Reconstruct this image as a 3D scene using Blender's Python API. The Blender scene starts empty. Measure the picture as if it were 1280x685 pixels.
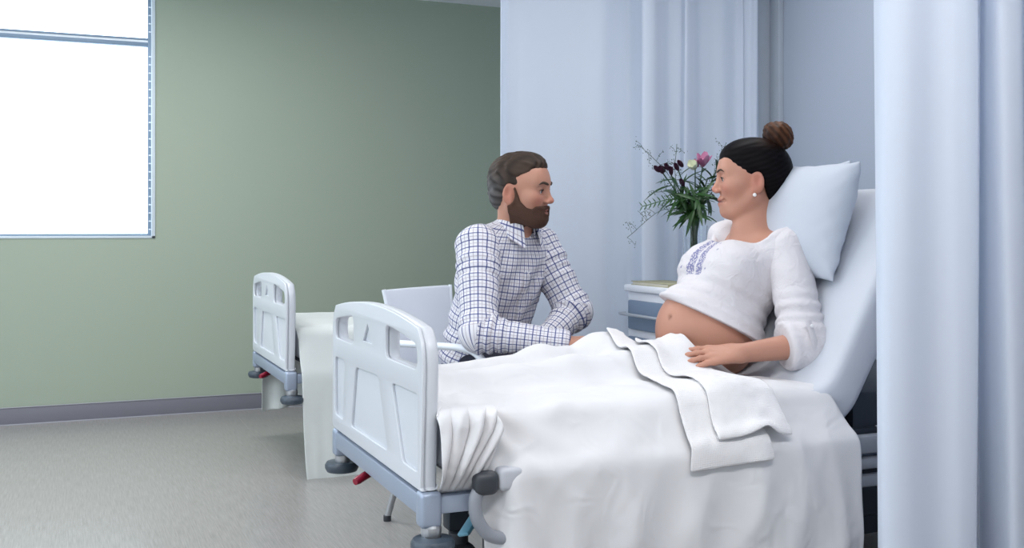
import bpy, bmesh, math, random, zlib
import numpy as np
from mathutils import Vector, Matrix

C = bpy.context.scene.collection
PI = math.pi
random.seed(7)
SC = bpy.context.scene

# ------------------------------------------------------------------ camera
H = 1.05                                   # lens height, metres
YAW = math.radians(22.95)
cam_d = bpy.data.cameras.new('camera')
cam = bpy.data.objects.new('camera', cam_d)
C.objects.link(cam)
cam.location = (0, 0, H)
cam.rotation_euler = (PI/2, 0, -YAW)
cam_d.sensor_width = 36
cam_d.lens = 36*1303/1280
cam_d.shift_y = -53.5/1280
cam_d.clip_start = .05
SC.camera = cam

# ------------------------------------------------------------------ world, lights, exposure
SC.view_settings.view_transform = 'Standard'
SC.view_settings.look = 'None'
SC.view_settings.gamma = 1
SC.view_settings.exposure = 0.0
W = bpy.data.worlds.new('world')
SC.world = W
W.use_nodes = True
bg = W.node_tree.nodes['Background']
bg.inputs[0].default_value = (.80, .90, 1.0, 1)
bg.inputs[1].default_value = 3.6

def area(name, loc, target, sx, sy, power, col, portal=False):
    l = bpy.data.lights.new(name, 'AREA')
    l.shape = 'RECTANGLE'; l.size = sx; l.size_y = sy
    l.energy = power; l.color = col
    if portal: l.cycles.is_portal = True
    o = bpy.data.objects.new(name, l); C.objects.link(o)
    o.location = loc
    o.rotation_euler = (Vector(target)-Vector(loc)).to_track_quat('-Z', 'Y').to_euler()
    return o
# daylight comes in through the green wall's window and the window band of the left wall
area('rear_window_portal', (-.56, 6.5, 1.72), (-.56, 0, 1.72), 1.98, 1.40, 1, (1, 1, 1), True)
area('left_window_portal', (-3.12, 2.45, 1.62), (0, 2.45, 1.62), 6.1, 1.54, 1, (1, 1, 1), True)
# unseen ceiling lamps: overhead light for the bed, the rest added as fill
LAMPS = [(.9, 2.9, 7), (2.15, 3.0, 12), (2.0, .9, 14), (.3, 4.9, 24), (-1.3, 1.5, 27), (.7, .7, 32), (-1.4, 4.0, 22)]
for x, y, p in LAMPS:
    area('unseen_ceiling_lamp', (x, y, 2.488), (x, y, 0), 1.15, .28, p, (1.0, .98, .97))

# ------------------------------------------------------------------ materials
MATS = {}
def mat(name, col, rough=.5, metal=0., bump=None, spec=.5, sub=0., trans=0., sheen=0., var=0., attr=None):
    """bump: (kind, scale, strength) kind in noise / weave / wrinkle"""
    m = bpy.data.materials.new(name); m.use_nodes = True
    nt = m.node_tree; b = nt.nodes['Principled BSDF']; L = nt.links
    b.inputs['Base Color'].default_value = (*col, 1)
    b.inputs['Roughness'].default_value = rough
    b.inputs['Metallic'].default_value = metal
    b.inputs['Specular IOR Level'].default_value = spec
    if sub:
        b.inputs['Subsurface Weight'].default_value = sub
        b.inputs['Subsurface Radius'].default_value = (.010, .004, .002)
        b.inputs['Subsurface Scale'].default_value = 1.0
    if sheen:
        b.inputs['Sheen Weight'].default_value = sheen
    tc = nt.nodes.new('ShaderNodeTexCoord')
    csock = None
    if attr:
        a = nt.nodes.new('ShaderNodeAttribute'); a.attribute_name = attr
        csock = a.outputs['Color']
    if var:
        n = nt.nodes.new('ShaderNodeTexNoise'); n.inputs['Scale'].default_value = 9
        n.inputs['Detail'].default_value = 5
        L.new(tc.outputs['Object'], n.inputs['Vector'])
        mr = nt.nodes.new('ShaderNodeMapRange')
        mr.inputs[3].default_value = 1-var; mr.inputs[4].default_value = 1+var
        L.new(n.outputs[0], mr.inputs[0])
        mx = nt.nodes.new('ShaderNodeMix'); mx.data_type = 'RGBA'; mx.blend_type = 'MULTIPLY'
        mx.inputs['Factor'].default_value = 1
        if csock: L.new(csock, mx.inputs['A'])
        else: mx.inputs['A'].default_value = (*col, 1)
        L.new(mr.outputs[0], mx.inputs['B'])
        csock = mx.outputs['Result']
    if csock: L.new(csock, b.inputs['Base Color'])
    hs = None
    for bp in ([bump] if bump and not isinstance(bump, list) else (bump or [])):
        kind, sc, st = bp
        if kind == 'noise':
            n = nt.nodes.new('ShaderNodeTexNoise'); n.inputs['Scale'].default_value = sc
            n.inputs['Detail'].default_value = 4
            L.new(tc.outputs['Object'], n.inputs['Vector']); o = n.outputs[0]
        elif kind == 'wrinkle':
            n = nt.nodes.new('ShaderNodeTexNoise'); n.inputs['Scale'].default_value = sc
            n.inputs['Detail'].default_value = 3; n.inputs['Distortion'].default_value = 1.2
            n.noise_type = 'RIDGED_MULTIFRACTAL' if hasattr(n, 'noise_type') else 'FBM'
            L.new(tc.outputs['Object'], n.inputs['Vector']); o = n.outputs[0]
        else:
            w1 = nt.nodes.new('ShaderNodeTexWave'); w1.inputs['Scale'].default_value = sc
            w1.bands_direction = 'X'; w1.inputs['Distortion'].default_value = 1.5
            w2 = nt.nodes.new('ShaderNodeTexWave'); w2.inputs['Scale'].default_value = sc
            w2.bands_direction = 'Z'; w2.inputs['Distortion'].default_value = 1.5
            L.new(tc.outputs['Object'], w1.inputs['Vector']); L.new(tc.outputs['Object'], w2.inputs['Vector'])
            ad = nt.nodes.new('ShaderNodeMath'); ad.operation = 'ADD'
            L.new(w1.outputs[1], ad.inputs[0]); L.new(w2.outputs[1], ad.inputs[1]); o = ad.outputs[0]
        bn = nt.nodes.new('ShaderNodeBump'); bn.inputs['Strength'].default_value = st
        bn.inputs['Distance'].default_value = .004 if kind != 'wrinkle' else .012
        L.new(o, bn.inputs['Height'])
        if hs: L.new(hs, bn.inputs['Normal'])
        hs = bn.outputs[0]
    if hs: L.new(hs, b.inputs['Normal'])
    if trans:
        t = nt.nodes.new('ShaderNodeBsdfTranslucent'); t.inputs[0].default_value = (*col, 1)
        ms = nt.nodes.new('ShaderNodeMixShader'); ms.inputs[0].default_value = trans
        L.new(b.outputs[0], ms.inputs[1]); L.new(t.outputs[0], ms.inputs[2])
        if hs: L.new(hs, t.inputs['Normal'])
        L.new(ms.outputs[0], nt.nodes['Material Output'].inputs[0])
    MATS[name] = m
    return m

M_wall = mat('green_wall_paint', (.37, .43, .345), .75, bump=('noise', 260, .08), spec=.3)
M_head = mat('blue_grey_wall_paint', (.44, .49, .58), .75, bump=('noise', 260, .08), spec=.3)
M_trim = mat('pale_grey_trim', (.68, .73, .78), .6)
M_trimd = mat('mid_grey_trim', (.46, .51, .57), .6)
M_ceil = mat('ceiling_white', (.86, .89, .93), .8)
M_base = mat('grey_vinyl_skirting', (.20, .20, .235), .45)
M_lip = mat('skirting_weld_bead', (.42, .42, .46), .4)
M_curt = mat('white_linen_curtain', (.83, .88, .96), .85, bump=[('weave', 160, .10), ('wrinkle', 3.5, .10)], trans=.42, sheen=.2)
M_sheet = mat('white_cotton_sheet', (.69, .69, .71), .85, bump=[('weave', 260, .06), ('wrinkle', 11, .40)], sheen=.2)
M_throw = mat('white_waffle_throw', (.80, .79, .81), .9, bump=[('weave', 90, .35), ('wrinkle', 9, .30)], sheen=.3)
M_pale = mat('pale_cotton_sheet', (.70, .735, .72), .85, bump=[('weave', 260, .06), ('wrinkle', 7, .2)])
M_mattr = mat('white_mattress_cover', (.58, .61, .67), .6, bump=[('wrinkle', 5, .25)])
M_pillow = mat('white_pillowcase', (.52, .56, .63), .8, bump=[('weave', 260, .05), ('wrinkle', 8, .35)])
M_plas = mat('white_bed_plastic', (.63, .66, .71), .32)
M_chair = mat('white_chair_plastic', (.80, .85, .92), .4)
M_bedgrey = mat('blue_grey_bed_metal', (.36, .42, .53), .4, .35)
M_silver = mat('silver_metal', (.55, .57, .60), .32, .8)
M_bump = mat('slate_bumper_plastic', (.055, .075, .10), .35)
M_red = mat('red_lever_plastic', (.28, .012, .035), .25)
M_grey = mat('grey_guard_plastic', (.27, .29, .33), .45)
M_greyl = mat('light_guard_plastic', (.48, .50, .55), .45)
M_dark = mat('charcoal_plastic', (.04, .045, .055), .45)
M_dkchas = mat('dark_chassis_steel', (.03, .04, .055), .5, .3)
M_pedal = mat('pale_blue_pedal', (.22, .50, .66), .35, .3)
M_cab = mat('white_cabinet_laminate', (.78, .81, .87), .4)
M_drawer = mat('slate_blue_drawer', (.17, .235, .34), .45)
M_leg = mat('grey_chair_leg', (.42, .43, .45), .4, .6)
M_trous = mat('dark_navy_trousers', (.012, .014, .03), .85, bump=('weave', 200, .1))
M_shoe = mat('dark_brown_leather', (.03, .018, .012), .4)
M_skin = mat('skin', (.5, .3, .2), .48, sub=.12, attr='tint', spec=.4, bump=('noise', 90, .06))
M_hairm = mat('brown_hair', (.04, .03, .025), .55, attr='tint', spec=.25)
M_beard = mat('brown_beard', (.075, .038, .026), .75, bump=('noise', 220, .5), spec=.25)
M_hairw = mat('black_hair', (.006, .005, .006), .5, attr='tint', spec=.06)
M_bun = mat('auburn_hair_bun', (.06, .022, .010), .55, attr='tint', spec=.2)
M_eye = mat('eyeball', (.75, .74, .72), .15, attr='tint')
M_lash = mat('dark_lash', (.008, .006, .006), .6)
M_browm = mat('brown_brow', (.05, .03, .02), .8)
M_pearl = mat('pearl', (.88, .87, .85), .2, spec=.7)
M_button = mat('shirt_button', (.75, .74, .76), .3)
M_green = mat('leaf_green', (.020, .075, .014), .45, var=.35)
M_green2 = mat('light_leaf_green', (.05, .14, .03), .45, var=.3)
M_sprig = mat('sprig_grey_green', (.10, .15, .13), .6)
M_pink = mat('pink_petal', (.62, .26, .42), .5, var=.2)
M_pinkd = mat('deep_pink_petal', (.45, .14, .28), .5, var=.2)
M_cream = mat('cream_petal', (.72, .75, .58), .5)
M_purple = mat('plum_petal', (.07, .018, .045), .5, var=.3)
M_book = mat('olive_book_cover', (.40, .38, .24), .6)
M_page = mat('book_pages', (.75, .72, .62), .8)
M_cable = mat('grey_cable', (.2, .22, .25), .5)

def glass_mat():
    m = bpy.data.materials.new('clear_glass'); m.use_nodes = True
    b = m.node_tree.nodes['Principled BSDF']
    b.inputs['Base Color'].default_value = (.95, .98, 1, 1)
    b.inputs['Transmission Weight'].default_value = 1
    b.inputs['Roughness'].default_value = .02
    b.inputs['IOR'].default_value = 1.45
    return m
M_glass = glass_mat()
def pane_mat():
    m = bpy.data.materials.new('window_pane_glass'); m.use_nodes = True
    nt = m.node_tree
    g = nt.nodes.new('ShaderNodeBsdfGlossy'); g.inputs['Roughness'].default_value = .02
    t = nt.nodes.new('ShaderNodeBsdfTransparent'); t.inputs[0].default_value = (.97, .99, 1, 1)
    x = nt.nodes.new('ShaderNodeMixShader'); x.inputs[0].default_value = .05
    nt.links.new(t.outputs[0], x.inputs[1]); nt.links.new(g.outputs[0], x.inputs[2])
    nt.links.new(x.outputs[0], nt.nodes['Material Output'].inputs[0])
    return m
M_pane = pane_mat()

def floor_mat():
    m = bpy.data.materials.new('grey_streaked_vinyl'); m.use_nodes = True
    nt = m.node_tree; L = nt.links; b = nt.nodes['Principled BSDF']
    tc = nt.nodes.new('ShaderNodeTexCoord')
    mp = nt.nodes.new('ShaderNodeMapping'); mp.inputs['Scale'].default_value = (150, 5, 1)
    L.new(tc.outputs['Object'], mp.inputs[0])
    n = nt.nodes.new('ShaderNodeTexNoise'); n.inputs['Scale'].default_value = 1.6; n.inputs['Detail'].default_value = 5
    n.inputs['Roughness'].default_value = .7
    L.new(mp.outputs[0], n.inputs['Vector'])
    r = nt.nodes.new('ShaderNodeValToRGB')
    r.color_ramp.elements[0].position = .3; r.color_ramp.elements[0].color = (.25, .236, .222, 1)
    r.color_ramp.elements[1].position = .72; r.color_ramp.elements[1].color = (.43, .415, .40, 1)
    L.new(n.outputs[0], r.inputs[0]); L.new(r.outputs[0], b.inputs['Base Color'])
    b.inputs['Roughness'].default_value = .29
    bn = nt.nodes.new('ShaderNodeBump'); bn.inputs['Strength'].default_value = .06; bn.inputs['Distance'].default_value = .002
    L.new(n.outputs[0], bn.inputs['Height']); L.new(bn.outputs[0], b.inputs['Normal'])
    return m
M_floor = floor_mat()

def check_mat():
    """white shirt cloth woven with navy and tan check, laid out on the UV map in metres"""
    m = bpy.data.materials.new('navy_check_shirt'); m.use_nodes = True
    nt = m.node_tree; L = nt.links; b = nt.nodes['Principled BSDF']
    b.inputs['Roughness'].default_value = .85
    uv = nt.nodes.new('ShaderNodeUVMap'); uv.uv_map = 'cloth'
    sp = nt.nodes.new('ShaderNodeSeparateXYZ'); L.new(uv.outputs[0], sp.inputs[0])
    def line(sock, period, off, w):
        a = nt.nodes.new('ShaderNodeMath'); a.operation = 'MULTIPLY_ADD'
        a.inputs[1].default_value = 1/period; a.inputs[2].default_value = off+100
        L.new(sock, a.inputs[0])
        f = nt.nodes.new('ShaderNodeMath'); f.operation = 'FRACT'; L.new(a.outputs[0], f.inputs[0])
        s = nt.nodes.new('ShaderNodeMath'); s.operation = 'SUBTRACT'; s.inputs[1].default_value = .5; L.new(f.outputs[0], s.inputs[0])
        ab = nt.nodes.new('ShaderNodeMath'); ab.operation = 'ABSOLUTE'; L.new(s.outputs[0], ab.inputs[0])
        lt = nt.nodes.new('ShaderNodeMath'); lt.operation = 'LESS_THAN'; lt.inputs[1].default_value = w/period/2
        L.new(ab.outputs[0], lt.inputs[0])
        return lt.outputs[0]
    cs = None
    base = (.74, .74, .79, 1)
    for sock in (sp.outputs[0], sp.outputs[1]):
        for off, w, col, fac in ((0, .0038, (.030, .045, .20, 1), .88), (.5, .0022, (.30, .25, .30, 1), .6)):
            mx = nt.nodes.new('ShaderNodeMix'); mx.data_type = 'RGBA'
            l = line(sock, .0250, off, w)
            mm = nt.nodes.new('ShaderNodeMath'); mm.operation = 'MULTIPLY'; mm.inputs[1].default_value = fac
            L.new(l, mm.inputs[0]); L.new(mm.outputs[0], mx.inputs['Factor'])
            if cs: L.new(cs, mx.inputs['A'])
            else: mx.inputs['A'].default_value = base
            mx.inputs['B'].default_value = col
            cs = mx.outputs['Result']
    L.new(cs, b.inputs['Base Color'])
    tc = nt.nodes.new('ShaderNodeTexCoord')
    n = nt.nodes.new('ShaderNodeTexNoise'); n.inputs['Scale'].default_value = 22; n.inputs['Detail'].default_value = 3
    n.inputs['Distortion'].default_value = 1
    L.new(tc.outputs['Object'], n.inputs['Vector'])
    bn = nt.nodes.new('ShaderNodeBump'); bn.inputs['Strength'].default_value = .35; bn.inputs['Distance'].default_value = .012
    L.new(n.outputs[0], bn.inputs['Height']); L.new(bn.outputs[0], b.inputs['Normal'])
    return m
M_check = check_mat()

def blouse_mat():
    """white jersey; 'tint' red channel marks the embroidered yoke, stitched in slate-violet thread"""
    m = bpy.data.materials.new('white_embroidered_jersey'); m.use_nodes = True
    nt = m.node_tree; L = nt.links; b = nt.nodes['Principled BSDF']
    b.inputs['Roughness'].default_value = .85
    a = nt.nodes.new('ShaderNodeAttribute'); a.attribute_name = 'tint'
    sp = nt.nodes.new('ShaderNodeSeparateColor'); L.new(a.outputs['Color'], sp.inputs[0])
    tc = nt.nodes.new('ShaderNodeTexCoord')
    v = nt.nodes.new('ShaderNodeTexVoronoi'); v.inputs['Scale'].default_value = 170
    L.new(tc.outputs['Object'], v.inputs['Vector'])
    lt = nt.nodes.new('ShaderNodeMath'); lt.operation = 'GREATER_THAN'; lt.inputs[1].default_value = .42
    L.new(v.outputs[0], lt.inputs[0])
    ml = nt.nodes.new('ShaderNodeMath'); ml.operation = 'MULTIPLY'
    L.new(lt.outputs[0], ml.inputs[0]); L.new(sp.outputs[0], ml.inputs[1])
    mx = nt.nodes.new('ShaderNodeMath'); mx.operation = 'MAXIMUM'
    L.new(ml.outputs[0], mx.inputs[0]); L.new(sp.outputs[1], mx.inputs[1])
    mc = nt.nodes.new('ShaderNodeMix'); mc.data_type = 'RGBA'
    mc.inputs['A'].default_value = (.67, .645, .67, 1); mc.inputs['B'].default_value = (.22, .22, .38, 1)
    L.new(mx.outputs[0], mc.inputs['Factor']); L.new(mc.outputs['Result'], b.inputs['Base Color'])
    n = nt.nodes.new('ShaderNodeTexNoise'); n.inputs['Scale'].default_value = 26; n.inputs['Detail'].default_value = 3
    n.inputs['Distortion'].default_value = 1.5
    L.new(tc.outputs['Object'], n.inputs['Vector'])
    bn = nt.nodes.new('ShaderNodeBump'); bn.inputs['Strength'].default_value = .5; bn.inputs['Distance'].default_value = .010
    L.new(n.outputs[0], bn.inputs['Height']); L.new(bn.outputs[0], b.inputs['Normal'])
    return m
M_blouse = blouse_mat()

# ------------------------------------------------------------------ helpers
def V(*a): return np.array(a, float)
def link_mesh(name, me, m=None, parent=None):
    o = bpy.data.objects.new(name, me); C.objects.link(o)
    if m: me.materials.append(m)
    if parent: o.parent = parent
    return o
def smooth(me, ang=None):
    me.polygons.foreach_set('use_smooth', [True]*len(me.polygons))
    if ang: me.set_sharp_from_angle(angle=math.radians(ang))
def empty(name, loc=(0, 0, 0)):
    """roots stay at the identity so parts can be written in world metres; the marker sits at the base"""
    o = bpy.data.objects.new(name, None); C.objects.link(o)
    o.empty_display_size = .1
    o.location = loc
    return o
def tag(o, label, cat, group=None):
    o['label'] = label; o['category'] = cat
    if group: o['group'] = group
    return o
def thing(name, loc, label, cat, group=None):
    return tag(empty(name, loc), label, cat, group)
def put(o, root):
    """parent o to root keeping its world coordinates"""
    o.parent = root
    o.matrix_parent_inverse = Matrix.Translation(-Vector(root.location))
    return o
def mesh_from(name, vs, fs, m=None, root=None, sm=True, ang=None):
    me = bpy.data.meshes.new(name)
    me.from_pydata([tuple(v) for v in vs], [], [tuple(f) for f in fs])
    me.update()
    if sm: smooth(me, ang)
    o = link_mesh(name, me, m)
    if root: put(o, root)
    return o
def bm_obj(name, bm, m=None, root=None, ang=35):
    me = bpy.data.meshes.new(name)
    bmesh.ops.recalc_face_normals(bm, faces=bm.faces)
    bm.to_mesh(me); bm.free()
    smooth(me, ang)
    o = link_mesh(name, me, m)
    if root: put(o, root)
    return o
def add_box(bm, lo, hi, bev=.004, seg=2, rot=None):
    lo, hi = Vector(lo), Vector(hi)
    r = bmesh.ops.create_cube(bm, size=1)
    vs = r['verts']
    c = (lo+hi)/2; s = hi-lo
    for v in vs: v.co = Vector((v.co.x*s.x, v.co.y*s.y, v.co.z*s.z))
    if bev:
        es = list({e for v in vs for e in v.link_edges})
        rr = bmesh.ops.bevel(bm, geom=es, offset=min(bev, min(s)*.45), segments=seg, affect='EDGES', profile=.5)
        vs = list({v for f in rr['faces'] for v in f.verts} | {v for v in vs if v.is_valid})
    for v in vs:
        co = v.co
        if rot: co = rot @ co
        v.co = co + c
def box(name, lo, hi, m, root=None, bev=.004, rot=None):
    bm = bmesh.new(); add_box(bm, lo, hi, bev, rot=rot)
    return bm_obj(name, bm, m, root)
def tube_mesh(pts, r, n=10, flat=None, caps=True):
    """tube along a polyline; r float or list; flat = (a,b) ellipse multipliers in (side, up)"""
    pts = [Vector(p) for p in pts]
    N = len(pts); rs = r if isinstance(r, (list, tuple)) else [r]*N
    vs, fs = [], []
    up = None
    for i, p in enumerate(pts):
        t = (pts[min(i+1, N-1)]-pts[max(i-1, 0)]).normalized()
        if up is None:
            up = Vector((0, 0, 1)) if abs(t.z) < .9 else Vector((1, 0, 0))
        s = t.cross(up).normalized(); u = s.cross(t).normalized(); up = u
        fa, fb = flat or (1, 1)
        for k in range(n):
            a = 2*PI*k/n
            vs.append(p + s*math.cos(a)*rs[i]*fa + u*math.sin(a)*rs[i]*fb)
    for i in range(N-1):
        for k in range(n):
            k2 = (k+1) % n
            fs.append((i*n+k, i*n+k2, (i+1)*n+k2, (i+1)*n+k))
    if caps:
        fs.append(tuple(range(n-1, -1, -1))); fs.append(tuple((N-1)*n+k for k in range(n)))
    return vs, fs
def tube(name, pts, r, m, root=None, n=10, flat=None):
    vs, fs = tube_mesh(pts, r, n, flat)
    return mesh_from(name, vs, fs, m, root, True, 50)
def spline(pts, n=8):
    """Catmull-Rom through points"""
    P = [np.array(p, float) for p in pts]
    out = []
    for i in range(len(P)-1):
        p0 = P[i-1] if i else 2*P[0]-P[1]; p1, p2 = P[i], P[i+1]
        p3 = P[i+2] if i+2 < len(P) else 2*P[-1]-P[-2]
        for k in range(n):
            t = k/n
            out.append(.5*((2*p1)+(-p0+p2)*t+(2*p0-5*p1+4*p2-p3)*t*t+(-p0+3*p1-3*p2+p3)*t**3))
    out.append(P[-1])
    return out
def lathe(name, prof, c, m, root=None, n=24, axis=None, ang=40):
    vs, fs = [], []
    q = Vector((0, 0, 1)).rotation_difference(Vector(axis)) if axis is not None else None
    for r, z in prof:
        for k in range(n):
            a = 2*PI*k/n
            v = Vector((r*math.cos(a), r*math.sin(a), z))
            if q: v = q @ v
            vs.append(v+Vector(c))
    for i in range(len(prof)-1):
        for k in range(n):
            k2 = (k+1) % n
            fs.append((i*n+k, i*n+k2, (i+1)*n+k2, (i+1)*n+k))
    fs.append(tuple(range(n-1, -1, -1))); fs.append(tuple((len(prof)-1)*n+k for k in range(n)))
    return mesh_from(name, vs, fs, m, root, True, ang)
def round_poly(pts, rads, seg=6):
    """polygon with rounded corners"""
    out = []; N = len(pts)
    for i in range(N):
        p = Vector(pts[i]); a = Vector(pts[i-1]); b = Vector(pts[(i+1) % N])
        r = rads[i] if isinstance(rads, (list, tuple)) else rads
        if r <= 0: out.append(p); continue
        d1 = (a-p); d2 = (b-p)
        t = min(r, d1.length*.49, d2.length*.49)
        p1 = p+d1.normalized()*t; p2 = p+d2.normalized()*t
        for k in range(seg+1):
            s = k/seg
            out.append((1-s)**2*p1+2*s*(1-s)*p+s*s*p2)
    return [(v.x, v.y) for v in out]
def plate(name, loops, thick, bev, frame, m, root=None):
    """flat plate from outline + holes; frame maps (u, v, w) to world"""
    cu = bpy.data.curves.new('plate', 'CURVE'); cu.dimensions = '2D'; cu.fill_mode = 'BOTH'
    cu.extrude = max(thick/2-bev, .0002); cu.bevel_depth = bev; cu.bevel_resolution = 2; cu.offset = -bev
    for lp in loops:
        s = cu.splines.new('POLY'); s.points.add(len(lp)-1)
        for p, q in zip(s.points, lp): p.co = (q[0], q[1], 0, 1)
        s.use_cyclic_u = True
    o = bpy.data.objects.new('plate', cu); C.objects.link(o)
    dg = bpy.context.evaluated_depsgraph_get(); dg.update()
    me = bpy.data.meshes.new_from_object(o.evaluated_get(dg))
    bpy.data.objects.remove(o); bpy.data.curves.remove(cu)
    for v in me.vertices: v.co = frame(v.co.x, v.co.y, v.co.z)
    me.materials.clear(); me.name = name
    bm = bmesh.new(); bm.from_mesh(me)
    bmesh.ops.remove_doubles(bm, verts=bm.verts, dist=1e-5)
    bmesh.ops.recalc_face_normals(bm, faces=bm.faces)
    bm.to_mesh(me); bm.free()
    smooth(me, 35)
    ob = link_mesh(name, me, m)
    if root: put(ob, root)
    return ob
def grid_obj(name, P, m, root=None, thick=0, sub=0, uv=None):
    """P: (nu, nv, 3) array"""
    nu, nv = P.shape[:2]
    idx = np.arange(nu*nv).reshape(nu, nv)
    fs = np.stack([idx[:-1, :-1], idx[1:, :-1], idx[1:, 1:], idx[:-1, 1:]], -1).reshape(-1, 4)
    o = mesh_from(name, P.reshape(-1, 3), fs.tolist(), m, root)
    if thick:
        s = o.modifiers.new('thickness', 'SOLIDIFY'); s.thickness = thick; s.offset = 0
    if sub:
        s = o.modifiers.new('subdivision', 'SUBSURF'); s.levels = s.render_levels = sub
    return o
def structure(o): o['kind'] = 'structure'; return o
def at(px, py, Y):
    """a point seen at photo pixel (px, py) on the plane y = Y (metres)"""
    l = (px-640)/1303
    c, s = math.cos(YAW), math.sin(YAW)
    d = Y/(c-l*s)
    return V(d*(s+l*c), Y, H-(py-289)/1303*d)

# ------------------------------------------------------------------ signed distance modelling (bodies, hair, clothes)
class SDF:
    def __init__(s): s.p = []; s.post = []
    def cap(s, a, b, ra, rb=None, k=.02, sub=False):
        a = np.array(a, float); b = np.array(b, float); rb = ra if rb is None else rb
        c = (a+b)/2
        s.p.append(('c', a, b, ra, rb, k, sub, c, np.linalg.norm(b-a)/2+max(ra, rb)))
        return s
    def ell(s, c, r, R=None, k=.02, sub=False):
        c = np.array(c, float); r = np.array(r if np.ndim(r) else (r, r, r), float)
        s.p.append(('e', c, r, np.eye(3) if R is None else np.array(R, float), None, k, sub, c, r.max()))
        return s
    def chain(s, pts, rs, k=.02):
        for i in range(len(pts)-1): s.cap(pts[i], pts[i+1], rs[i], rs[i+1], k)
        return s
    def ev(s, P, idx=None):
        d = np.full(len(P), 1.0)
        for q in (s.p if idx is None else [s.p[i] for i in idx]):
            if q[0] == 'c':
                _, a, b, ra, rb, k, sub, *_r = q
                ab = b-a; L2 = max(ab@ab, 1e-12)
                pa = P-a
                h = np.clip((pa@ab)/L2, 0, 1)
                di = np.sqrt(((pa-h[:, None]*ab)**2).sum(1))-(ra+(rb-ra)*h)
            else:
                _, c, r, R, _n, k, sub, *_r = q
                l = (P-c)@R
                k0 = np.sqrt(((l/r)**2).sum(1)); k1 = np.sqrt(((l/(r*r))**2).sum(1))+1e-9
                di = k0*(k0-1)/k1
                di = np.where(k0 < 1e-3, -r.min(), di)
            if sub:
                di = -di
                hh = np.maximum(k-np.abs(d-di), 0)/k
                d = np.maximum(d, di)+hh*hh*k*.25
            else:
                hh = np.maximum(k-np.abs(d-di), 0)/k
                d = np.minimum(d, di)-hh*hh*k*.25
        for f in s.post: d = f(P, d)
        return d
    def bounds(s):
        lo = np.min([q[7]-q[8] for q in s.p if not q[6]], 0); hi = np.max([q[7]+q[8] for q in s.p if not q[6]], 0)
        return lo-.03, hi+.03
def polygonise(S, h, lo=None, hi=None):
    """surface nets on sparse blocks"""
    l0, h0 = S.bounds()
    lo = l0 if lo is None else np.maximum(l0, lo); hi = h0 if hi is None else np.minimum(h0, hi)
    B = 12
    nb = np.ceil((hi-lo)/(B*h)).astype(int)
    N = nb*B+2
    cen = np.array([q[7] for q in S.p]); rad = np.array([q[8] for q in S.p]); kk = np.array([q[5] for q in S.p])
    hd = B*h*math.sqrt(3)/2
    bi = np.stack(np.meshgrid(*[np.arange(n) for n in nb], indexing='ij'), -1).reshape(-1, 3)
    bc = lo+(bi+.5)*B*h
    dc = np.concatenate([S.ev(bc[i:i+20000]) for i in range(0, len(bc), 20000)])
    keep = np.abs(dc) < hd*1.9+.02
    loc = np.stack(np.meshgrid(*[np.arange(B+1)]*3, indexing='ij'), -1).reshape(-1, 3)
    cid, cpos, quads = [], [], []
    def gid(c): return (c[:, 0]*N[1]+c[:, 1])*N[2]+c[:, 2]
    corners = [(a, b, c) for a in (0, 1) for b in (0, 1) for c in (0, 1)]
    edges = [(p, q) for p in corners for q in corners if sum(abs(np.array(p)-np.array(q))) == 1 and p < q]
    for b, c in zip(bi[keep], bc[keep]):
        db = np.sqrt(((cen-c)**2).sum(1))-rad
        idx = np.nonzero(db < hd+kk+.025)[0]
        if not len(idx): continue
        base = b*B
        Vv = S.ev(lo+(loc+base)*h, idx).reshape(B+1, B+1, B+1)
        sg = Vv < 0
        if sg.all() or not sg.any(): continue
        sm = sum(sg[p[0]:p[0]+B, p[1]:p[1]+B, p[2]:p[2]+B].astype(int) for p in corners)
        ac = np.argwhere((sm > 0) & (sm < 8))
        if not len(ac): continue
        acc = np.zeros((len(ac), 3)); cnt = np.zeros(len(ac))
        for p, q in edges:
            p_, q_ = np.array(p), np.array(q)
            va = Vv[tuple((ac+p_).T)]; vb = Vv[tuple((ac+q_).T)]
            mk = (va < 0) != (vb < 0)
            t = np.where(mk, va/np.where(mk, va-vb, 1), 0)
            acc += mk[:, None]*(p_+t[:, None]*(q_-p_)); cnt += mk
        cid.append(gid(ac+base)); cpos.append(lo+(ac+base+acc/cnt[:, None])*h)
        for ax in range(3):
            sl = [slice(0, B)]*3; sl2 = list(sl); sl2[ax] = slice(1, B+1)
            s1 = sg[tuple(sl)]; s2 = sg[tuple(sl2)]
            e = np.argwhere(s1 != s2)
            if not len(e): continue
            flip = s1[tuple(e.T)]
            e = e+base
            u = np.eye(3, dtype=int)[(ax+1) % 3]; w = np.eye(3, dtype=int)[(ax+2) % 3]
            ok = (e[:, (ax+1) % 3] > 0) & (e[:, (ax+2) % 3] > 0)
            e = e[ok]; flip = flip[ok]
            q = np.stack([gid(e-u-w), gid(e-w), gid(e), gid(e-u)], 1)
            q[~flip] = q[~flip][:, ::-1]
            quads.append(q)
    cid = np.concatenate(cid); cpos = np.concatenate(cpos); quads = np.concatenate(quads)
    o = np.argsort(cid); cid = cid[o]; cpos = cpos[o]
    f = np.searchsorted(cid, quads); f = np.minimum(f, len(cid)-1)
    f = f[(cid[f] == quads).all(1)]
    return cpos, f
def lap(vs, f, n=1, lam=.5):
    for _ in range(n):
        acc = np.zeros_like(vs); cnt = np.zeros(len(vs))
        for a, b in ((0, 1), (1, 2), (2, 3), (3, 0)):
            np.add.at(acc, f[:, a], vs[f[:, b]]); np.add.at(cnt, f[:, a], 1)
            np.add.at(acc, f[:, b], vs[f[:, a]]); np.add.at(cnt, f[:, b], 1)
        cnt = np.maximum(cnt, 1)
        vs = vs+lam*(acc/cnt[:, None]-vs)
    return vs
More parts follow.
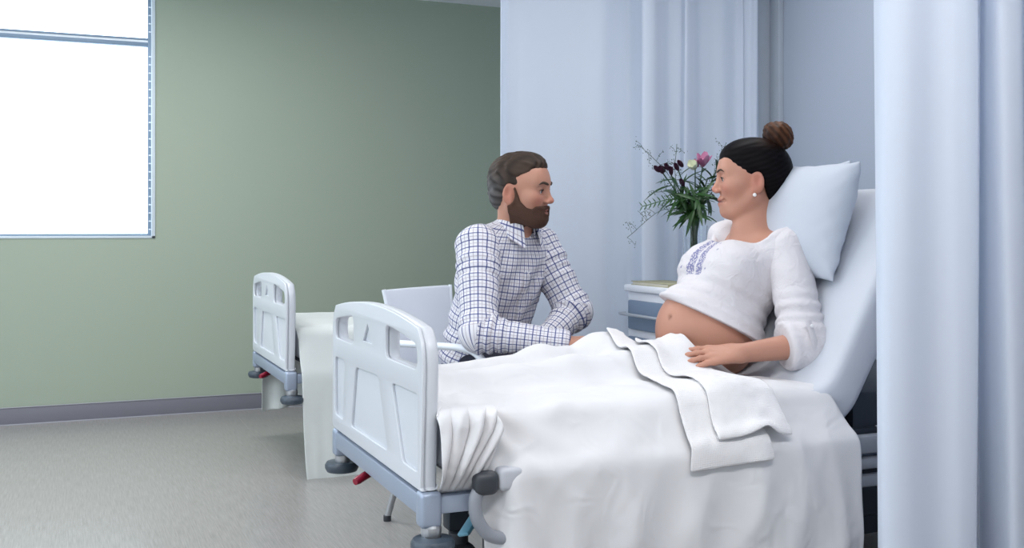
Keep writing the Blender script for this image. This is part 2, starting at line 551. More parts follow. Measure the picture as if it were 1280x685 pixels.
def fast_mesh(name, vs, f, m, root=None, tint=None, uv=None):
    me = bpy.data.meshes.new(name)
    n, k = len(vs), f.shape[1]
    me.vertices.add(n); me.vertices.foreach_set('co', np.ascontiguousarray(vs, dtype=np.float32).ravel())
    me.loops.add(f.size); me.loops.foreach_set('vertex_index', np.ascontiguousarray(f, dtype=np.int32).ravel())
    me.polygons.add(len(f)); me.polygons.foreach_set('loop_start', np.arange(0, f.size, k, dtype=np.int32))
    me.update(calc_edges=True)
    me.polygons.foreach_set('use_smooth', [True]*len(f))
    if tint is not None:
        a = me.color_attributes.new('tint', 'FLOAT_COLOR', 'POINT')
        a.data.foreach_set('color', np.concatenate([tint, np.ones((n, 1))], 1).astype(np.float32).ravel())
    if uv is not None:
        l = me.uv_layers.new(name='cloth')
        l.data.foreach_set('uv', uv[f.ravel()].astype(np.float32).ravel())
    me.validate(); me.update()
    o = link_mesh(name, me, m)
    if root: put(o, root)
    return o
def sdf_obj(name, S, h, m, root=None, tint=None, uv=None, sm=2, lo=None, hi=None):
    vs, f = polygonise(S, h, lo, hi)
    vs = lap(vs, f, sm)
    return fast_mesh(name, vs, f, m, root, tint(vs) if tint else None, uv(vs) if uv else None)
def wob(P, freq, seed, n=5, dirs=None):
    r = np.random.RandomState(seed); out = 0
    for _ in range(n):
        d = r.normal(size=3)
        if dirs is not None: d = d*np.array(dirs)
        d /= np.linalg.norm(d)
        out = out+np.sin((P@d)*freq*r.uniform(.6, 1.5)+r.uniform(0, 6.3))
    return out/n
def smin(a, b, k):
    h = np.maximum(k-np.abs(a-b), 0)/k
    return np.minimum(a, b)-h*h*k*.25
def smax(a, b, k): return -smin(-a, -b, k)

# ------------------------------------------------------------------ cloth (position based dynamics on a grid)
def drape(P0, rest_scale, collide, steps=180, iters=12, dt=.016, bend=.15, fric=.6, thick=.006, pin=None, damp=.97):
    P = P0.copy(); Q = P.copy()
    nu, nv = P.shape[:2]
    R0 = P0*1.0
    def L(a, b): return np.linalg.norm(R0[a]-R0[b], axis=-1)
    sl = slice
    groups = []
    for ax in (0, 1):
        n = (nu, nv)[ax]
        for st in (0, 1):
            a = [sl(None), sl(None)]; b = [sl(None), sl(None)]
            m = (n-st)//2
            a[ax] = sl(st, st+2*m, 2); b[ax] = sl(st+1, st+2*m+1, 2)
            a, b = tuple(a), tuple(b)
            groups.append((a, b, L(a, b)*(rest_scale[a] if ax == 0 else 1.0), 1.0))
    for sgn in (0, 1):
        for st in (0, 1):
            m = (nu-st)//2
            A = sl(st, st+2*m, 2); Bq = sl(st+1, st+2*m+1, 2)
            if sgn == 0: a, b = (A, sl(0, nv-1)), (Bq, sl(1, nv))
            else: a, b = (A, sl(1, nv)), (Bq, sl(0, nv-1))
            groups.append((a, b, L(a, b), .25))
    for ax in (0, 1):
        for st in (0, 1, 2, 3):
            n = (nu, nv)[ax]
            m = (n-st-2+3)//4
            if m <= 0: continue
            ia = np.arange(st, n-2, 4); ib = ia+2
            a = (ia, sl(None)) if ax == 0 else (sl(None), ia)
            b = (ib, sl(None)) if ax == 0 else (sl(None), ib)
            groups.append((a, b, L(a, b), bend))
    g = np.array([0, 0, -9.8])
    for s in range(steps):
        vel = (P-Q)*damp
        Q = P.copy()
        P = P+np.clip(vel, -.03, .03)+g*dt*dt
        for it in range(iters):
            for a, b, l, k in groups:
                d = P[b]-P[a]
                n = np.sqrt((d*d).sum(-1))+1e-9
                c = (k*.5*(n-l)/n)[..., None]*d
                P[a] += c; P[b] -= c
            if pin is not None: P[pin] = P0[pin]
            if it % 4 == 3 or it == iters-1:
                F = P.reshape(-1, 3)
                d = collide(F)
                hit = d < thick
                if hit.any():
                    F2 = F[hit]; e = .002; dh = d[hit]
                    G = np.stack([collide(F2+np.eye(3)[i]*e)-dh for i in range(3)], 1)
                    G /= np.linalg.norm(G, axis=1, keepdims=True)+1e-9
                    nw = F2+G*(thick-dh)[:, None]
                    q = Q.reshape(-1, 3)[hit]                     # friction: hold back the sliding of this step
                    de = nw-q; dn = (de*G).sum(1, keepdims=True)*G
                    F[hit] = q+dn+(1-fric)*(de-dn)
                P = F.reshape(P.shape)
    return P
def sd_box(P, lo, hi, r=.02):
    lo = np.array(lo); hi = np.array(hi)
    q = np.abs(P-(lo+hi)/2)-((hi-lo)/2-r)
    return np.linalg.norm(np.maximum(q, 0), axis=1)+np.minimum(q.max(1), 0)-r

def crease(P, amp, seed, fx=1.0, fz=1.0, scale=1.0):
    """soft creases in cloth: ridged folds along the normals of a grid"""
    du = np.gradient(P, axis=0); dv = np.gradient(P, axis=1)
    N = np.cross(du, dv); N /= np.linalg.norm(N, axis=-1, keepdims=True)+1e-9
    q = P.reshape(-1, 3)*V(fx, fx, fz)*scale
    w = 0
    for k, (f, a) in enumerate(((9, 1.0), (17, .6), (31, .35))):
        n = wob(q, f, seed+k, 6)
        w = w+a*((1-np.abs(n)*2.2)**3).clip(-.3, 1)
    return P+N*(amp*(w-.3)).reshape(P.shape[:2])[..., None]
# ================================================================== THE SETTING
XW, YG, ZC = 3.1, 6.25, 2.5          # head wall, green wall, ceiling
XL, YB = -3.0, -2.0
structure(box('floor', (XL, YB, -.06), (XW+.3, YG+.3, 0), M_floor, bev=0))
structure(box('ceiling', (XL, YB, ZC), (XW+.3, YG+.3, ZC+.08), M_ceil, bev=0))
WX0, WX1, WZ0, WZ1 = -1.55, .433, 1.022, 2.42
bm = bmesh.new()
add_box(bm, (XL, YG, 0), (WX0, YG+.2, ZC), 0); add_box(bm, (WX1, YG, 0), (XW+.3, YG+.2, ZC), 0)
add_box(bm, (WX0, YG, 0), (WX1, YG+.2, WZ0), 0); add_box(bm, (WX0, YG, WZ1), (WX1, YG+.2, ZC), 0)
structure(bm_obj('wall_back', bm, M_wall))
structure(box('wall_right', (XW, YB, 0), (XW+.2, YG, ZC), M_head, bev=0))
M_white = mat('off_white_wall_paint', (.72, .72, .70), .8)
structure(box('wall_front', (XL, YB-.15, 0), (XW, YB, ZC), M_white, bev=0))
bm = bmesh.new()
add_box(bm, (XL-.2, YB-.15, 0), (XL, YG+.2, .85), 0); add_box(bm, (XL-.2, YB-.15, 2.4), (XL, YG+.2, ZC), 0)
add_box(bm, (XL-.2, YB-.15, .85), (XL, -.6, 2.4), 0); add_box(bm, (XL-.2, 5.5, .85), (XL, YG+.2, 2.4), 0)
structure(bm_obj('wall_left', bm, M_white))
w2 = structure(empty('window_2', (XL, 2.45, .85)))
bm = bmesh.new()
M_alu = mat('white_aluminium', (.75, .77, .8), .4)
for y in (-.6, 1.4, 3.4, 5.45): add_box(bm, (XL-.12, y, .85), (XL-.07, y+.05, 2.4), .004)
add_box(bm, (XL-.12, -.55, .85), (XL-.07, 5.5, .89), .004); add_box(bm, (XL-.12, -.55, 2.36), (XL-.07, 5.5, 2.4), .004)
put(bm_obj('window_frame', bm, M_alu), w2)
for y in (-.55, 1.45, 3.45): put(box('pane', (XL-.10, y, .89), (XL-.094, y+1.95, 2.36), M_pane, bev=0), w2)
M_lampf = mat('lamp_frame', (.8, .8, .8), .5)
for i, (x, y, _p) in enumerate(LAMPS):  # frames added round the unseen lamps, most of which are fill
    bm = bmesh.new()
    for lo, hi in (((x-.62, y-.17, 2.482), (x+.62, y-.14, 2.5)), ((x-.62, y+.14, 2.482), (x+.62, y+.17, 2.5)), ((x-.62, y-.14, 2.482), (x-.58, y+.14, 2.5)), ((x+.58, y-.14, 2.482), (x+.62, y+.14, 2.5))):
        add_box(bm, lo, hi, .002)
    o = bm_obj('unseen_lamp_frame', bm, M_lampf)
    tag(o, ('unseen ceiling light over the foot of the near bed', 'added ceiling fill light above the bedside cabinet and flowers', 'added ceiling fill light at the right, in front of the foreground curtain', 'added ceiling fill light over the foot of the far bed', 'added ceiling fill light at the front left of the room', 'added ceiling fill light in the foreground, nearest the front wall', 'added ceiling fill light between the rear window and the left windows')[i], 'ceiling light')
# skirting on the green wall, with the weld bead at its foot
bb = structure(box('baseboard_back', (XL, YG-.012, 0), (XW, YG, .096), M_base, bev=.003))
for z0, z1 in ((0, .007), (.094, .099)):
    put(box('weld_bead', (XL, YG-.016, z0), (XW, YG-.011, z1), M_lip, bev=.002), bb)
structure(box('baseboard_right', (XW-.012, YB, 0), (XW, YG-.02, .096), M_base, bev=.003))
# seam welds between the vinyl sheets
fl = bpy.data.objects['floor']
M_seam = mat('vinyl_seam', (.37, .355, .34), .45)
for x in (.872, -1.13):
    put(box('seam_weld', (x, YB, -.001), (x+.004, YG-.02, .0005), M_seam, bev=0), fl)
# boxed service riser on the head wall
t1 = structure(box('trim_1', (XW-.10, 4.10, 0), (XW, 4.26, ZC), M_trimd, bev=.004))
put(box('riser_cover', (XW-.115, 4.125, 0), (XW-.098, 4.215, ZC), M_trim, bev=.004), t1)
structure(box('trim_2', (XW-.03, 4.03, 0), (XW, 4.10, ZC), M_trimd, bev=.003))

# window: aluminium frame, transom, two panes, clips of the shade guide in the right jamb
win = structure(empty('window_1', ((WX0+WX1)/2, YG, WZ0)))
M_frame = mat('pale_aluminium', (.22, .30, .40), .45, .2)
M_reveal = mat('window_reveal', (.62, .70, .76), .6)
bm = bmesh.new()
yy0, yy1 = YG+.045, YG+.095
add_box(bm, (WX0, yy0, WZ0), (WX0+.035, yy1, WZ1), .003); add_box(bm, (WX1-.026, yy0, WZ0), (WX1, yy1, WZ1), .003)
add_box(bm, (WX0+.035, yy0, WZ0), (WX1-.026, yy1, WZ0+.014), .003); add_box(bm, (WX0+.035, yy0, WZ1-.035), (WX1-.026, yy1, WZ1), .003)
put(bm_obj('window_frame', bm, M_frame), win)
bm = bmesh.new()
add_box(bm, (WX0+.035, yy0, 2.105), (WX1-.026, yy1-.01, 2.128), .003)
add_box(bm, (WX0+.035, yy0, 2.140), (WX1-.026, yy1-.01, 2.152), .003)
add_box(bm, (WX0+.035, yy0+.012, 2.125), (WX1-.026, yy1-.02, 2.143), .001)
tr = put(bm_obj('transom', bm, M_frame), win)
M_ral = mat('bright_transom_cover', (.85, .9, .95), .4)
put(box('transom_cover', (WX0+.035, yy0+.004, 2.128), (WX1-.026, yy0+.013, 2.140), M_ral, bev=0), win)
put(box('pane', (WX0+.03, yy0+.022, WZ0+.01), (WX1-.02, yy0+.028, 2.11), M_pane, bev=0), win)
put(box('pane', (WX0+.03, yy0+.022, 2.15), (WX1-.02, yy0+.028, WZ1-.02), M_pane, bev=0), win)
z = WZ0+.035
while z < WZ1-.04:
    if not 2.09 < z < 2.16:
        put(box('guide_clip', (WX1-.022, yy0-.004, z), (WX1-.006, yy0+.002, z+.007), M_ral, bev=.001), win)
    z += .047
bm = bmesh.new()
add_box(bm, (WX1-.010, YG-.006, WZ0-.012), (WX1+.010, YG+.045, WZ1), .002)
add_box(bm, (WX0, YG-.006, WZ0-.012), (WX1+.010, YG+.045, WZ0+.002), .002)
put(bm_obj('window_reveal', bm, M_reveal), win)

# ================================================================== CURTAINS
def curtain(name, ctrl, z0, z1, m, label, cat, nz=46, n=9, sway=.012, seed=1, flare=None, group=None):
    """ctrl: plan curve (x, y) of the folds; folds soften towards the top and wander a little"""
    c = np.array(spline([(x, y, 0) for x, y in ctrl], n))[:, :2]
    nu = len(c)
    zs = np.linspace(z1, z0, nz)
    ym = np.array([y for x, y in ctrl]).mean()
    P = np.zeros((nu, nz, 3))
    u = np.arange(nu)/nu
    r = np.random.RandomState(seed)
    ph = r.uniform(0, 6.3, 4)
    for j, zv in enumerate(zs):
        t = (z1-zv)/(z1-z0)
        wx = sway*(np.sin(9*u+2.2*t+ph[0])*t+.5*np.sin(23*u+5*t+ph[1])*t)
        wy = sway*(np.sin(13*u-3*t+ph[2])*t+.6*np.sin(31*u+4*t+ph[3]))
        P[:, j, 0] = c[:, 0]+wx+(flare(u, t) if flare else 0)
        P[:, j, 1] = c[:, 1]+(c[:, 1]-ym)*(.15*t)+wy
        P[:, j, 2] = zv
    o = grid_obj(name, P, m, thick=.003, sub=1)
    o['label'] = label; o['category'] = cat
    if group: o['group'] = group
    return o
YC = 4.02
pxs = [(626, .00), (634, .05), (655, .035), (690, .055), (725, .05), (752, .03), (768, .055), (785, .075), (797, .015), (803, -.035), (818, -.05),
       (828, -.01), (836, .04), (850, .03), (858, -.02), (868, .0), (875, .045), (888, .05), (905, .03), (920, .04), (929, .02)]
ctrl = []
for px, dy in pxs:
    p = at(px, 300, YC+dy*1.0); ctrl.append((p[0], YC+dy))
curtain('bed_curtain', ctrl, .06, 2.47, M_curt,
        'long white curtain hanging between the two beds, behind the man and the flowers', 'curtain', seed=3, sway=.010, group='white bed curtains')
e0 = at(922, 0, 4.0); 
curtain('bed_curtain', [(2.86, 4.12), (2.885, 4.03), (2.925, 4.005), (2.955, 4.05), (2.93, 4.16)], .06, 2.47, M_curt,
        'narrow bright end of a white curtain beside the grey riser above the hair bun', 'curtain', seed=9, sway=.006, n=6,
        flare=lambda u, t: .02*t*(1-2*u), group='white bed curtains')
YN = 1.9
pxs = [(1096, .10), (1091, .03), (1098, -.03), (1130, -.06), (1165, -.045), (1195, -.055), (1212, -.03), (1219, .07), (1224, .10), (1232, .02), (1248, -.03), (1266, -.02), (1274, .04),
       (1280, .06), (1290, -.02), (1320, -.05), (1352, .03), (1380, -.04), (1420, .04), (1460, -.04), (1500, .04), (1540, -.03), (1580, .03)]
ctrl = []
for px, dy in pxs:
    p = at(px, 300, YN+dy); ctrl.append((min(p[0], 3.05), YN+dy))
curtain('bed_curtain', ctrl, .06, 2.47, M_curt,
        'white linen curtain in the foreground at the right edge, hiding the head of the bed', 'curtain', seed=5, sway=.008,
        flare=lambda u, t: .022*t, group='white bed curtains')
M_track = mat('curtain_track', (.7, .72, .75), .4, .3)
for nm, y0, x0, lb in (('curtain_track', YC+.03, 1.5, 'white ceiling track that carries the curtain between the beds'),
                       ('curtain_track', YN, 1.6, 'white ceiling track that carries the foreground curtain at the right')):
    o = box(nm, (x0, y0-.012, 2.465), (3.09, y0+.012, 2.5), M_track, bev=.002); tag(o, lb, 'curtain track')

# ================================================================== BEDS
BW = .88
def make_bed(x0, y0, label, near):
    root = thing('hospital_bed', (x0, y0+BW/2, 0), label, 'bed', 'hospital beds')
    fr = lambda w0, flip=1: (lambda u, v, w: Vector((x0+w0+w, y0+u, v)))
    N = 16
    arch = [(u, .822+.036*(1-((u-.44)/.44)**2)) for u in np.linspace(.84, .04, N)]
    out = round_poly([(0, .457), (.88, .457), (.88, .80)], [.02, .02, 0])[:-1]
    out += [(.88, .74), (.876, .775), (.866, .80), (.852, .816)]+arch+[(.028, .816), (.014, .80), (.004, .775), (0, .74)]
    def slot(a, b, ra):
        return round_poly([(a, .731), (b, .731)]+[(u, .782+.036*(1-((u-.44)/.44)**2)) for u in np.linspace(b, a, 5)], [.022, .022, .025, 0, 0, 0, .025], 4)
    s1, s2 = slot(.042, .305, 1), slot(.628, .845, 1)
    fb = plate('footboard', [out, s1, s2], .034, .012, fr(.028), M_plas, root)
    # front skin with three recessed panels and the recessed arrow
    pan = [[(.036, .496), (.159, .496), (.250, .674), (.036, .676)],
           [(.284, .498), (.655, .496), (.605, .670), (.372, .676)],
           [(.745, .498), (.848, .502), (.848, .674), (.728, .674)]]
    tri = [(.43, .752), (.525, .752), (.478, .802)]
    skin = plate('footboard_face', [out, s1, s2]+[round_poly(p, .018, 4) for p in pan]+[tri], .009, .0022, fr(.0075), M_plas, root)
    # end rail, posts, bumpers
    box('end_rail', (x0+.002, y0+.04, .398), (x0+.046, y0+BW-.04, .448), M_bedgrey, root, .006)
    for s, yy in ((1, y0), (-1, y0+BW)):
        a, b = sorted((yy, yy+s*.05))
        bm = bmesh.new(); add_box(bm, (x0, a, .372), (x0+.052, b, .456), .012, 3)
        post = bm_obj('corner_post', bm, M_bedgrey, root)
        lathe('collar', [(.016, .345), (.021, .347), (.024, .362), (.024, .374), (.018, .38)], (x0+.03, yy+s*.02, 0), M_silver, root)
        lathe('bumper_wheel', [(.030, .318), (.046, .322), (.051, .332), (.051, .342), (.046, .350), (.02, .354), (.02, .347)],
              (x0+.03, yy+s*.008, 0), M_bump, root, 28)
        box('side_beam', (x0+.05, min(yy+s*.008, yy+s*.045), .402), (x0+2.12, max(yy+s*.008, yy+s*.045), .444), M_bedgrey, root, .006)
    # red release lever under the rail
    ly = y0+.54
    tube('lever_bracket', [(x0+.05, ly, .405), (x0+.045, ly, .375)], .007, M_bedgrey, root)
    tube('red_lever', spline([(x0+.06, ly+.025, .392), (x0+.025, ly, .385), (x0-.022, ly-.03, .372)], 5), [.010]*2+[.0115]*8+[.009], M_red, root, 12)
    # undercarriage
    box('platform', (x0+.12, y0+.06, .452), (x0+1.95, y0+BW-.05, .498), M_dkchas, root, .01)
    box('base_frame', (x0+.30, y0+.16, .16), (x0+1.95, y0+.22, .22), M_dkchas, root, .008)
    box('base_frame', (x0+.30, y0+BW-.22, .16), (x0+1.95, y0+BW-.16, .22), M_dkchas, root, .008)
    for xx in (.5, 1.75):
        box('lift_column', (x0+xx-.09, y0+BW/2-.16, .20), (x0+xx+.09, y0+BW/2+.16, .452), M_dark, root, .015)
        box('cross_beam', (x0+xx-.04, y0+.16, .165), (x0+xx+.04, y0+BW-.16, .215), M_dkchas, root, .008)
    for xx in (.34, 1.9):
        for s, yy in ((1, y0+.19), (-1, y0+BW-.19)):
            cst = lathe('caster_fork', [(.012, .11), (.03, .12), (.03, .15), (.015, .162)], (x0+xx, yy, 0), M_dark, root, 16)
            lathe('caster_wheel', [(.02, -.018), (.055, -.016), (.0625, -.008), (.0625, .008), (.055, .016), (.02, .018)], (x0+xx, yy, .0625), M_dark, root, 24, axis=(0, 1, 0))
    # headboard
    hb = [(.0, .46), (.88, .46), (.88, .98), (.8, 1.02), (.08, 1.02), (0, .98)]
    plate('headboard', [round_poly(hb, .05)], .04, .012, fr(2.18), M_plas, root)
    tube('headboard_stay', [(x0+2.18, y0+.2, .47), (x0+1.93, y0+.2, .46)], .014, M_bedgrey, root)
    tube('headboard_stay', [(x0+2.18, y0+BW-.2, .47), (x0+1.93, y0+BW-.2, .46)], .014, M_bedgrey, root)
    return root
near_bed = make_bed(.73, 2.25, 'near hospital bed with white footboard and blue-grey frame, the woman lying on it', True)
far_bed = make_bed(.835, 4.42, 'far hospital bed with white footboard standing empty by the green wall', False)
# folded guard on the near side of the near bed
X0, Y0 = .73, 2.25
for z0, z1 in ((.452, .502), (.410, .443), (.362, .396)):
    box('guard_rail', (X0+.20, Y0-.052, z0), (X0+1.50, Y0-.016, z1), M_grey, near_bed, .012)
tube('guard_loop', spline([(X0+.135, Y0-.032, .470), (X0+.118, Y0-.034, .44), (X0+.122, Y0-.036, .395), (X0+.150, Y0-.036, .357), (X0+.195, Y0-.034, .343), (X0+.26, Y0-.034, .338), (X0+.33, Y0-.034, .338)], 6), .0155, M_grey, near_bed, 12)
bm = bmesh.new(); add_box(bm, (X0+.112, Y0-.056, .448), (X0+.172, Y0-.012, .503), .018, 4); bm_obj('guard_cap', bm, M_dark, near_bed)
bm = bmesh.new(); add_box(bm, (X0+.170, Y0-.057, .455), (X0+.235, Y0-.011, .508), .012, 3); bm_obj('guard_knuckle', bm, M_greyl, near_bed)
for xx in (.24, 1.0, 1.4):
    tube('guard_arm', [(X0+xx, Y0-.02, .45), (X0+xx, Y0-.02, .365)], .012, M_grey, near_bed)
# pedal and its dark housing under the foot end
bm = bmesh.new(); add_box(bm, (-.075, -.022, -.006), (.075, .022, .006), .005, 2, rot=Matrix.Rotation(math.radians(-38), 4, 'Y').to_3x3() @ Matrix.Rotation(.5, 4, 'Z').to_3x3())
o = bm_obj('brake_pedal', bm, M_pedal)
for v in o.data.vertices: v.co += Vector((1.02, 2.66, .275))
put(o, near_bed)
lathe('pedal_button', [(.010, 0), (.011, .004), (.008, .007)], (1.0, 2.642, .285), M_dark, near_bed, 12)
box('pedal_housing', (1.03, 2.45, .13), (1.16, 2.66, .33), M_dark, near_bed, .02)
box('back_support', (2.02, 2.32, .24), (2.62, 3.06, .60), M_dkchas, near_bed, .02)
box('back_label', (2.10, 2.3165, .47), (2.16, 2.3205, .50), M_greyl, near_bed, .001)
o = tube('bed_cable', spline([(1.99, 2.40, .40), (2.05, 2.36, .31), (2.2, 2.34, .285), (2.4, 2.36, .30), (2.55, 2.4, .36)], 8), .005, M_cable, near_bed, 8)

# mattresses
def mattress(name, prof, rads, y0, y1, m, label):
    t = (y1-y0)
    o = plate(name, [round_poly(prof, rads, 5)], t, .028, lambda u, v, w: Vector((u, (y0+y1)/2+w, v)), m)
    return tag(o, label, 'mattress', 'bed mattresses')
mattress('mattress', [(.785, .50), (1.90, .50), (1.985, .545), (2.335, 1.135), (2.225, 1.19), (1.895, .62), (.785, .62)],
         [.02, .05, .05, .04, .04, .06, .03], 2.27, 3.11, M_mattr, 'white mattress of the near bed with its back section raised behind the woman')
mattress('mattress', [(.895, .50), (2.95, .50), (2.95, .62), (.895, .62)], [.03]*4, 4.45, 5.27, M_mattr,
         'flat mattress of the far bed under its pale sheet')

# pillows
def pillow(name, c, ex, ey, ez, w, h, t, label, seed, m=M_pillow):
    n = 40
    g = np.linspace(-1, 1, n)
    U, Vv = np.meshgrid(g, g, indexing='ij')
    ex, ey, ez = V(*ex), V(*ey), V(*ez)
    r = np.random.RandomState(seed)
    prof = np.clip((1-np.abs(U)**2.4)*(1-np.abs(Vv)**2.4), 0, 1)**.55
    pinch = 1-.07*(1-np.abs(U)**2)*Vv**2-.0*U
    X = U*w/2*(1-.05*(1-Vv**2)); Y = Vv*h/2*(1-.06*(1-U**2))
    Q = np.stack([U*3, Vv*3, U*Vv*2], -1).reshape(-1, 3)
    wr = (wob(Q, 2.0, seed)*.018+wob(Q, 5.0, seed+1, 6)*.008).reshape(n, n)
    edge = np.exp(-(1-np.maximum(np.abs(U), np.abs(Vv)))*9)
    rip = .006*edge*np.sin(19*U+1)*np.sin(17*Vv)
    top = prof*t/2+wr*prof+rip
    bot = -prof*t/2+rip
    vs, fs = [], []
    for Z in (top, bot):
        vs.append(V(*c)+X[..., None]*ex+Y[..., None]*ey+Z[..., None]*ez)
    idx = np.arange(n*n).reshape(n, n)
    f = np.stack([idx[:-1, :-1], idx[1:, :-1], idx[1:, 1:], idx[:-1, 1:]], -1).reshape(-1, 4)
    vs = np.concatenate([v.reshape(-1, 3) for v in vs]); f = np.concatenate([f, f[:, ::-1]+n*n])
    o = fast_mesh(name, vs, f, m)
    bm = bmesh.new(); bm.from_mesh(o.data)
    bmesh.ops.remove_doubles(bm, verts=bm.verts, dist=.0008); bmesh.ops.recalc_face_normals(bm, faces=bm.faces)
    bm.to_mesh(o.data); bm.free(); smooth(o.data)
    s = o.modifiers.new('subdivision', 'SUBSURF'); s.levels = s.render_levels = 1
    return tag(o, label, 'pillow', 'pillows behind the woman')
def unit(v): v = V(*v); return v/np.linalg.norm(v)
eu = unit((.46, .05, .88))                       # up the raised back
pillow('pillow', (2.155, 2.86, 1.085), (0.05, 1, -.03), eu, np.cross((0.05, 1, -.03), eu)*1, .62, .40, .13,
       'white pillow farther from the camera, flat behind the woman, showing left of her face', 11)
eu = unit((.27, -.02, .95)); ev = unit((-.10, 1, -.22)); ev = ev-eu*(ev@eu); ev /= np.linalg.norm(ev)
pillow('pillow', (2.075, 2.62, 1.085), ev, eu, np.cross(ev, eu), .42, .37, .16,
       'plump white pillow nearer the camera, propped upright with its corner pointing up', 12)

# ================================================================== BEDSIDE CABINET
cab = thing('bedside_cabinet', (2.36, 3.61, 0), 'white bedside cabinet with slate-blue drawers behind the pregnant woman', 'cabinet')
cx0, cx1, cy0, cy1 = 2.14, 2.60, 3.39, 3.835
box('carcass', (cx0+.012, cy0, .06), (cx1, cy1, .80), M_cab, cab, .006)
box('cabinet_top', (cx0-.006, cy0-.008, .80), (cx1+.004, cy1+.008, .828), M_cab, cab, .008)
for z0, z1 in ((.645, .765), (.495, .615), (.10, .465)):
    d = box('drawer_front', (cx0-.004, cy0+.035, z0), (cx0+.014, cy1-.025, z1), M_drawer, cab, .006)
    zc = z0+(z1-z0)*.52
    h = tube('drawer_handle', [(cx0+.0, cy0+.05, zc), (cx0-.028, cy0+.05, zc), (cx0-.030, cy0+.06, zc), (cx0-.030, cy1-.01, zc), (cx0-.028, cy1, zc), (cx0, cy1, zc)], .0065, M_silver, None, 10)
    h.parent = d
for xx in (cx0+.05, cx1-.05):
    for yy in (cy0+.05, cy1-.05):
        lathe('caster', [(.01, 0), (.022, .004), (.022, .03), (.008, .034), (.008, .062)], (xx, yy, 0), M_dark, cab, 14)
bk = thing('book', (2.24, 3.66, .828), 'thin olive-edged book lying on the bedside cabinet', 'book')
box('page_block', (2.155, 3.52, .8305), (2.31, 3.80, .841), M_page, bk, .001)
bm = bmesh.new(); add_box(bm, (2.15, 3.515, .828), (2.315, 3.805, .8308), .0008, 1); add_box(bm, (2.15, 3.515, .8407), (2.315, 3.805, .8435), .0008, 1)
add_box(bm, (2.15, 3.513, .828), (2.315, 3.5165, .8435), .0008, 1)
bm_obj('cover', bm, M_book, bk)

# ================================================================== VISITOR CHAIR
ang = math.radians(-55)
CF = V(math.cos(ang), math.sin(ang), 0); CL = V(-math.sin(ang), math.cos(ang), 0)
CC = V(1.40, 3.585, 0)
def ch(f, l, z): return CC+CF*f+CL*l+V(0, 0, z)
chair = thing('visitor_chair', tuple(CC), 'white plastic armchair on grey legs under the man', 'chair')
prof = spline([(.225, .405), (.205, .435), (.12, .436), (-.02, .428), (-.15, .430), (-.215, .455), (-.245, .53), (-.268, .65), (-.285, .76), (-.296, .835)], 4)
G = []
for k, (f, z) in enumerate([p[:2] for p in np.array(prof)]):
    tt = k/(len(prof)-1)
    wd = .225 if tt < .55 else .225-.028*math.sin((tt-.55)/.45*PI*.6)+.012*max(0, tt-.85)/.15
    row = []
    for q in np.linspace(-1, 1, 15):
        cv = (1-q*q)
        row.append(ch(f-(.018*cv if tt > .6 else 0)*min(1, (tt-.6)/.2), q*wd, z-(.014*cv if tt < .5 else 0)-(.018*q*q if tt > .93 else 0)*0))
    G.append(row)
grid_obj('seat_shell', np.array(G), M_chair, chair, thick=.010, sub=1)
# stiffened rim down both sides of the back
for s in (-1, 1):
    tube('back_rim', [G[k][0 if s < 0 else -1] for k in range(int(len(G)*.55), len(G))], .008, M_chair, chair, 8)
    arm = spline([ch(-.262, s*.222, .632), ch(-.20, s*.262, .648), ch(-.05, s*.278, .652), ch(.08, s*.278, .652), ch(.150, s*.276, .640), ch(.185, s*.270, .600), ch(.182, s*.255, .53), ch(.165, s*.228, .45)], 6)
    tube('armrest', arm, .015, M_chair, chair, 12, flat=(1.35, .85))
    tube('leg', [ch(-.17, s*.17, .425), ch(-.255, s*.240, 0.012)], .0125, M_leg, chair, 12)
    tube('leg', [ch(.16, s*.17, .420), ch(.225, s*.235, 0.012)], .0125, M_leg, chair, 12)
    for f, l in ((-.255, .240), (.225, .235)):
        p = ch(f, s*l, 0)
        lathe('foot_cap', [(.014, 0), (.0145, .004), (.0145, .02), (.012, .022)], p, M_dark, chair, 12)
    tube('under_rail', [ch(-.17, s*.17, .422), ch(.16, s*.17, .418)], .009, M_leg, chair, 8)
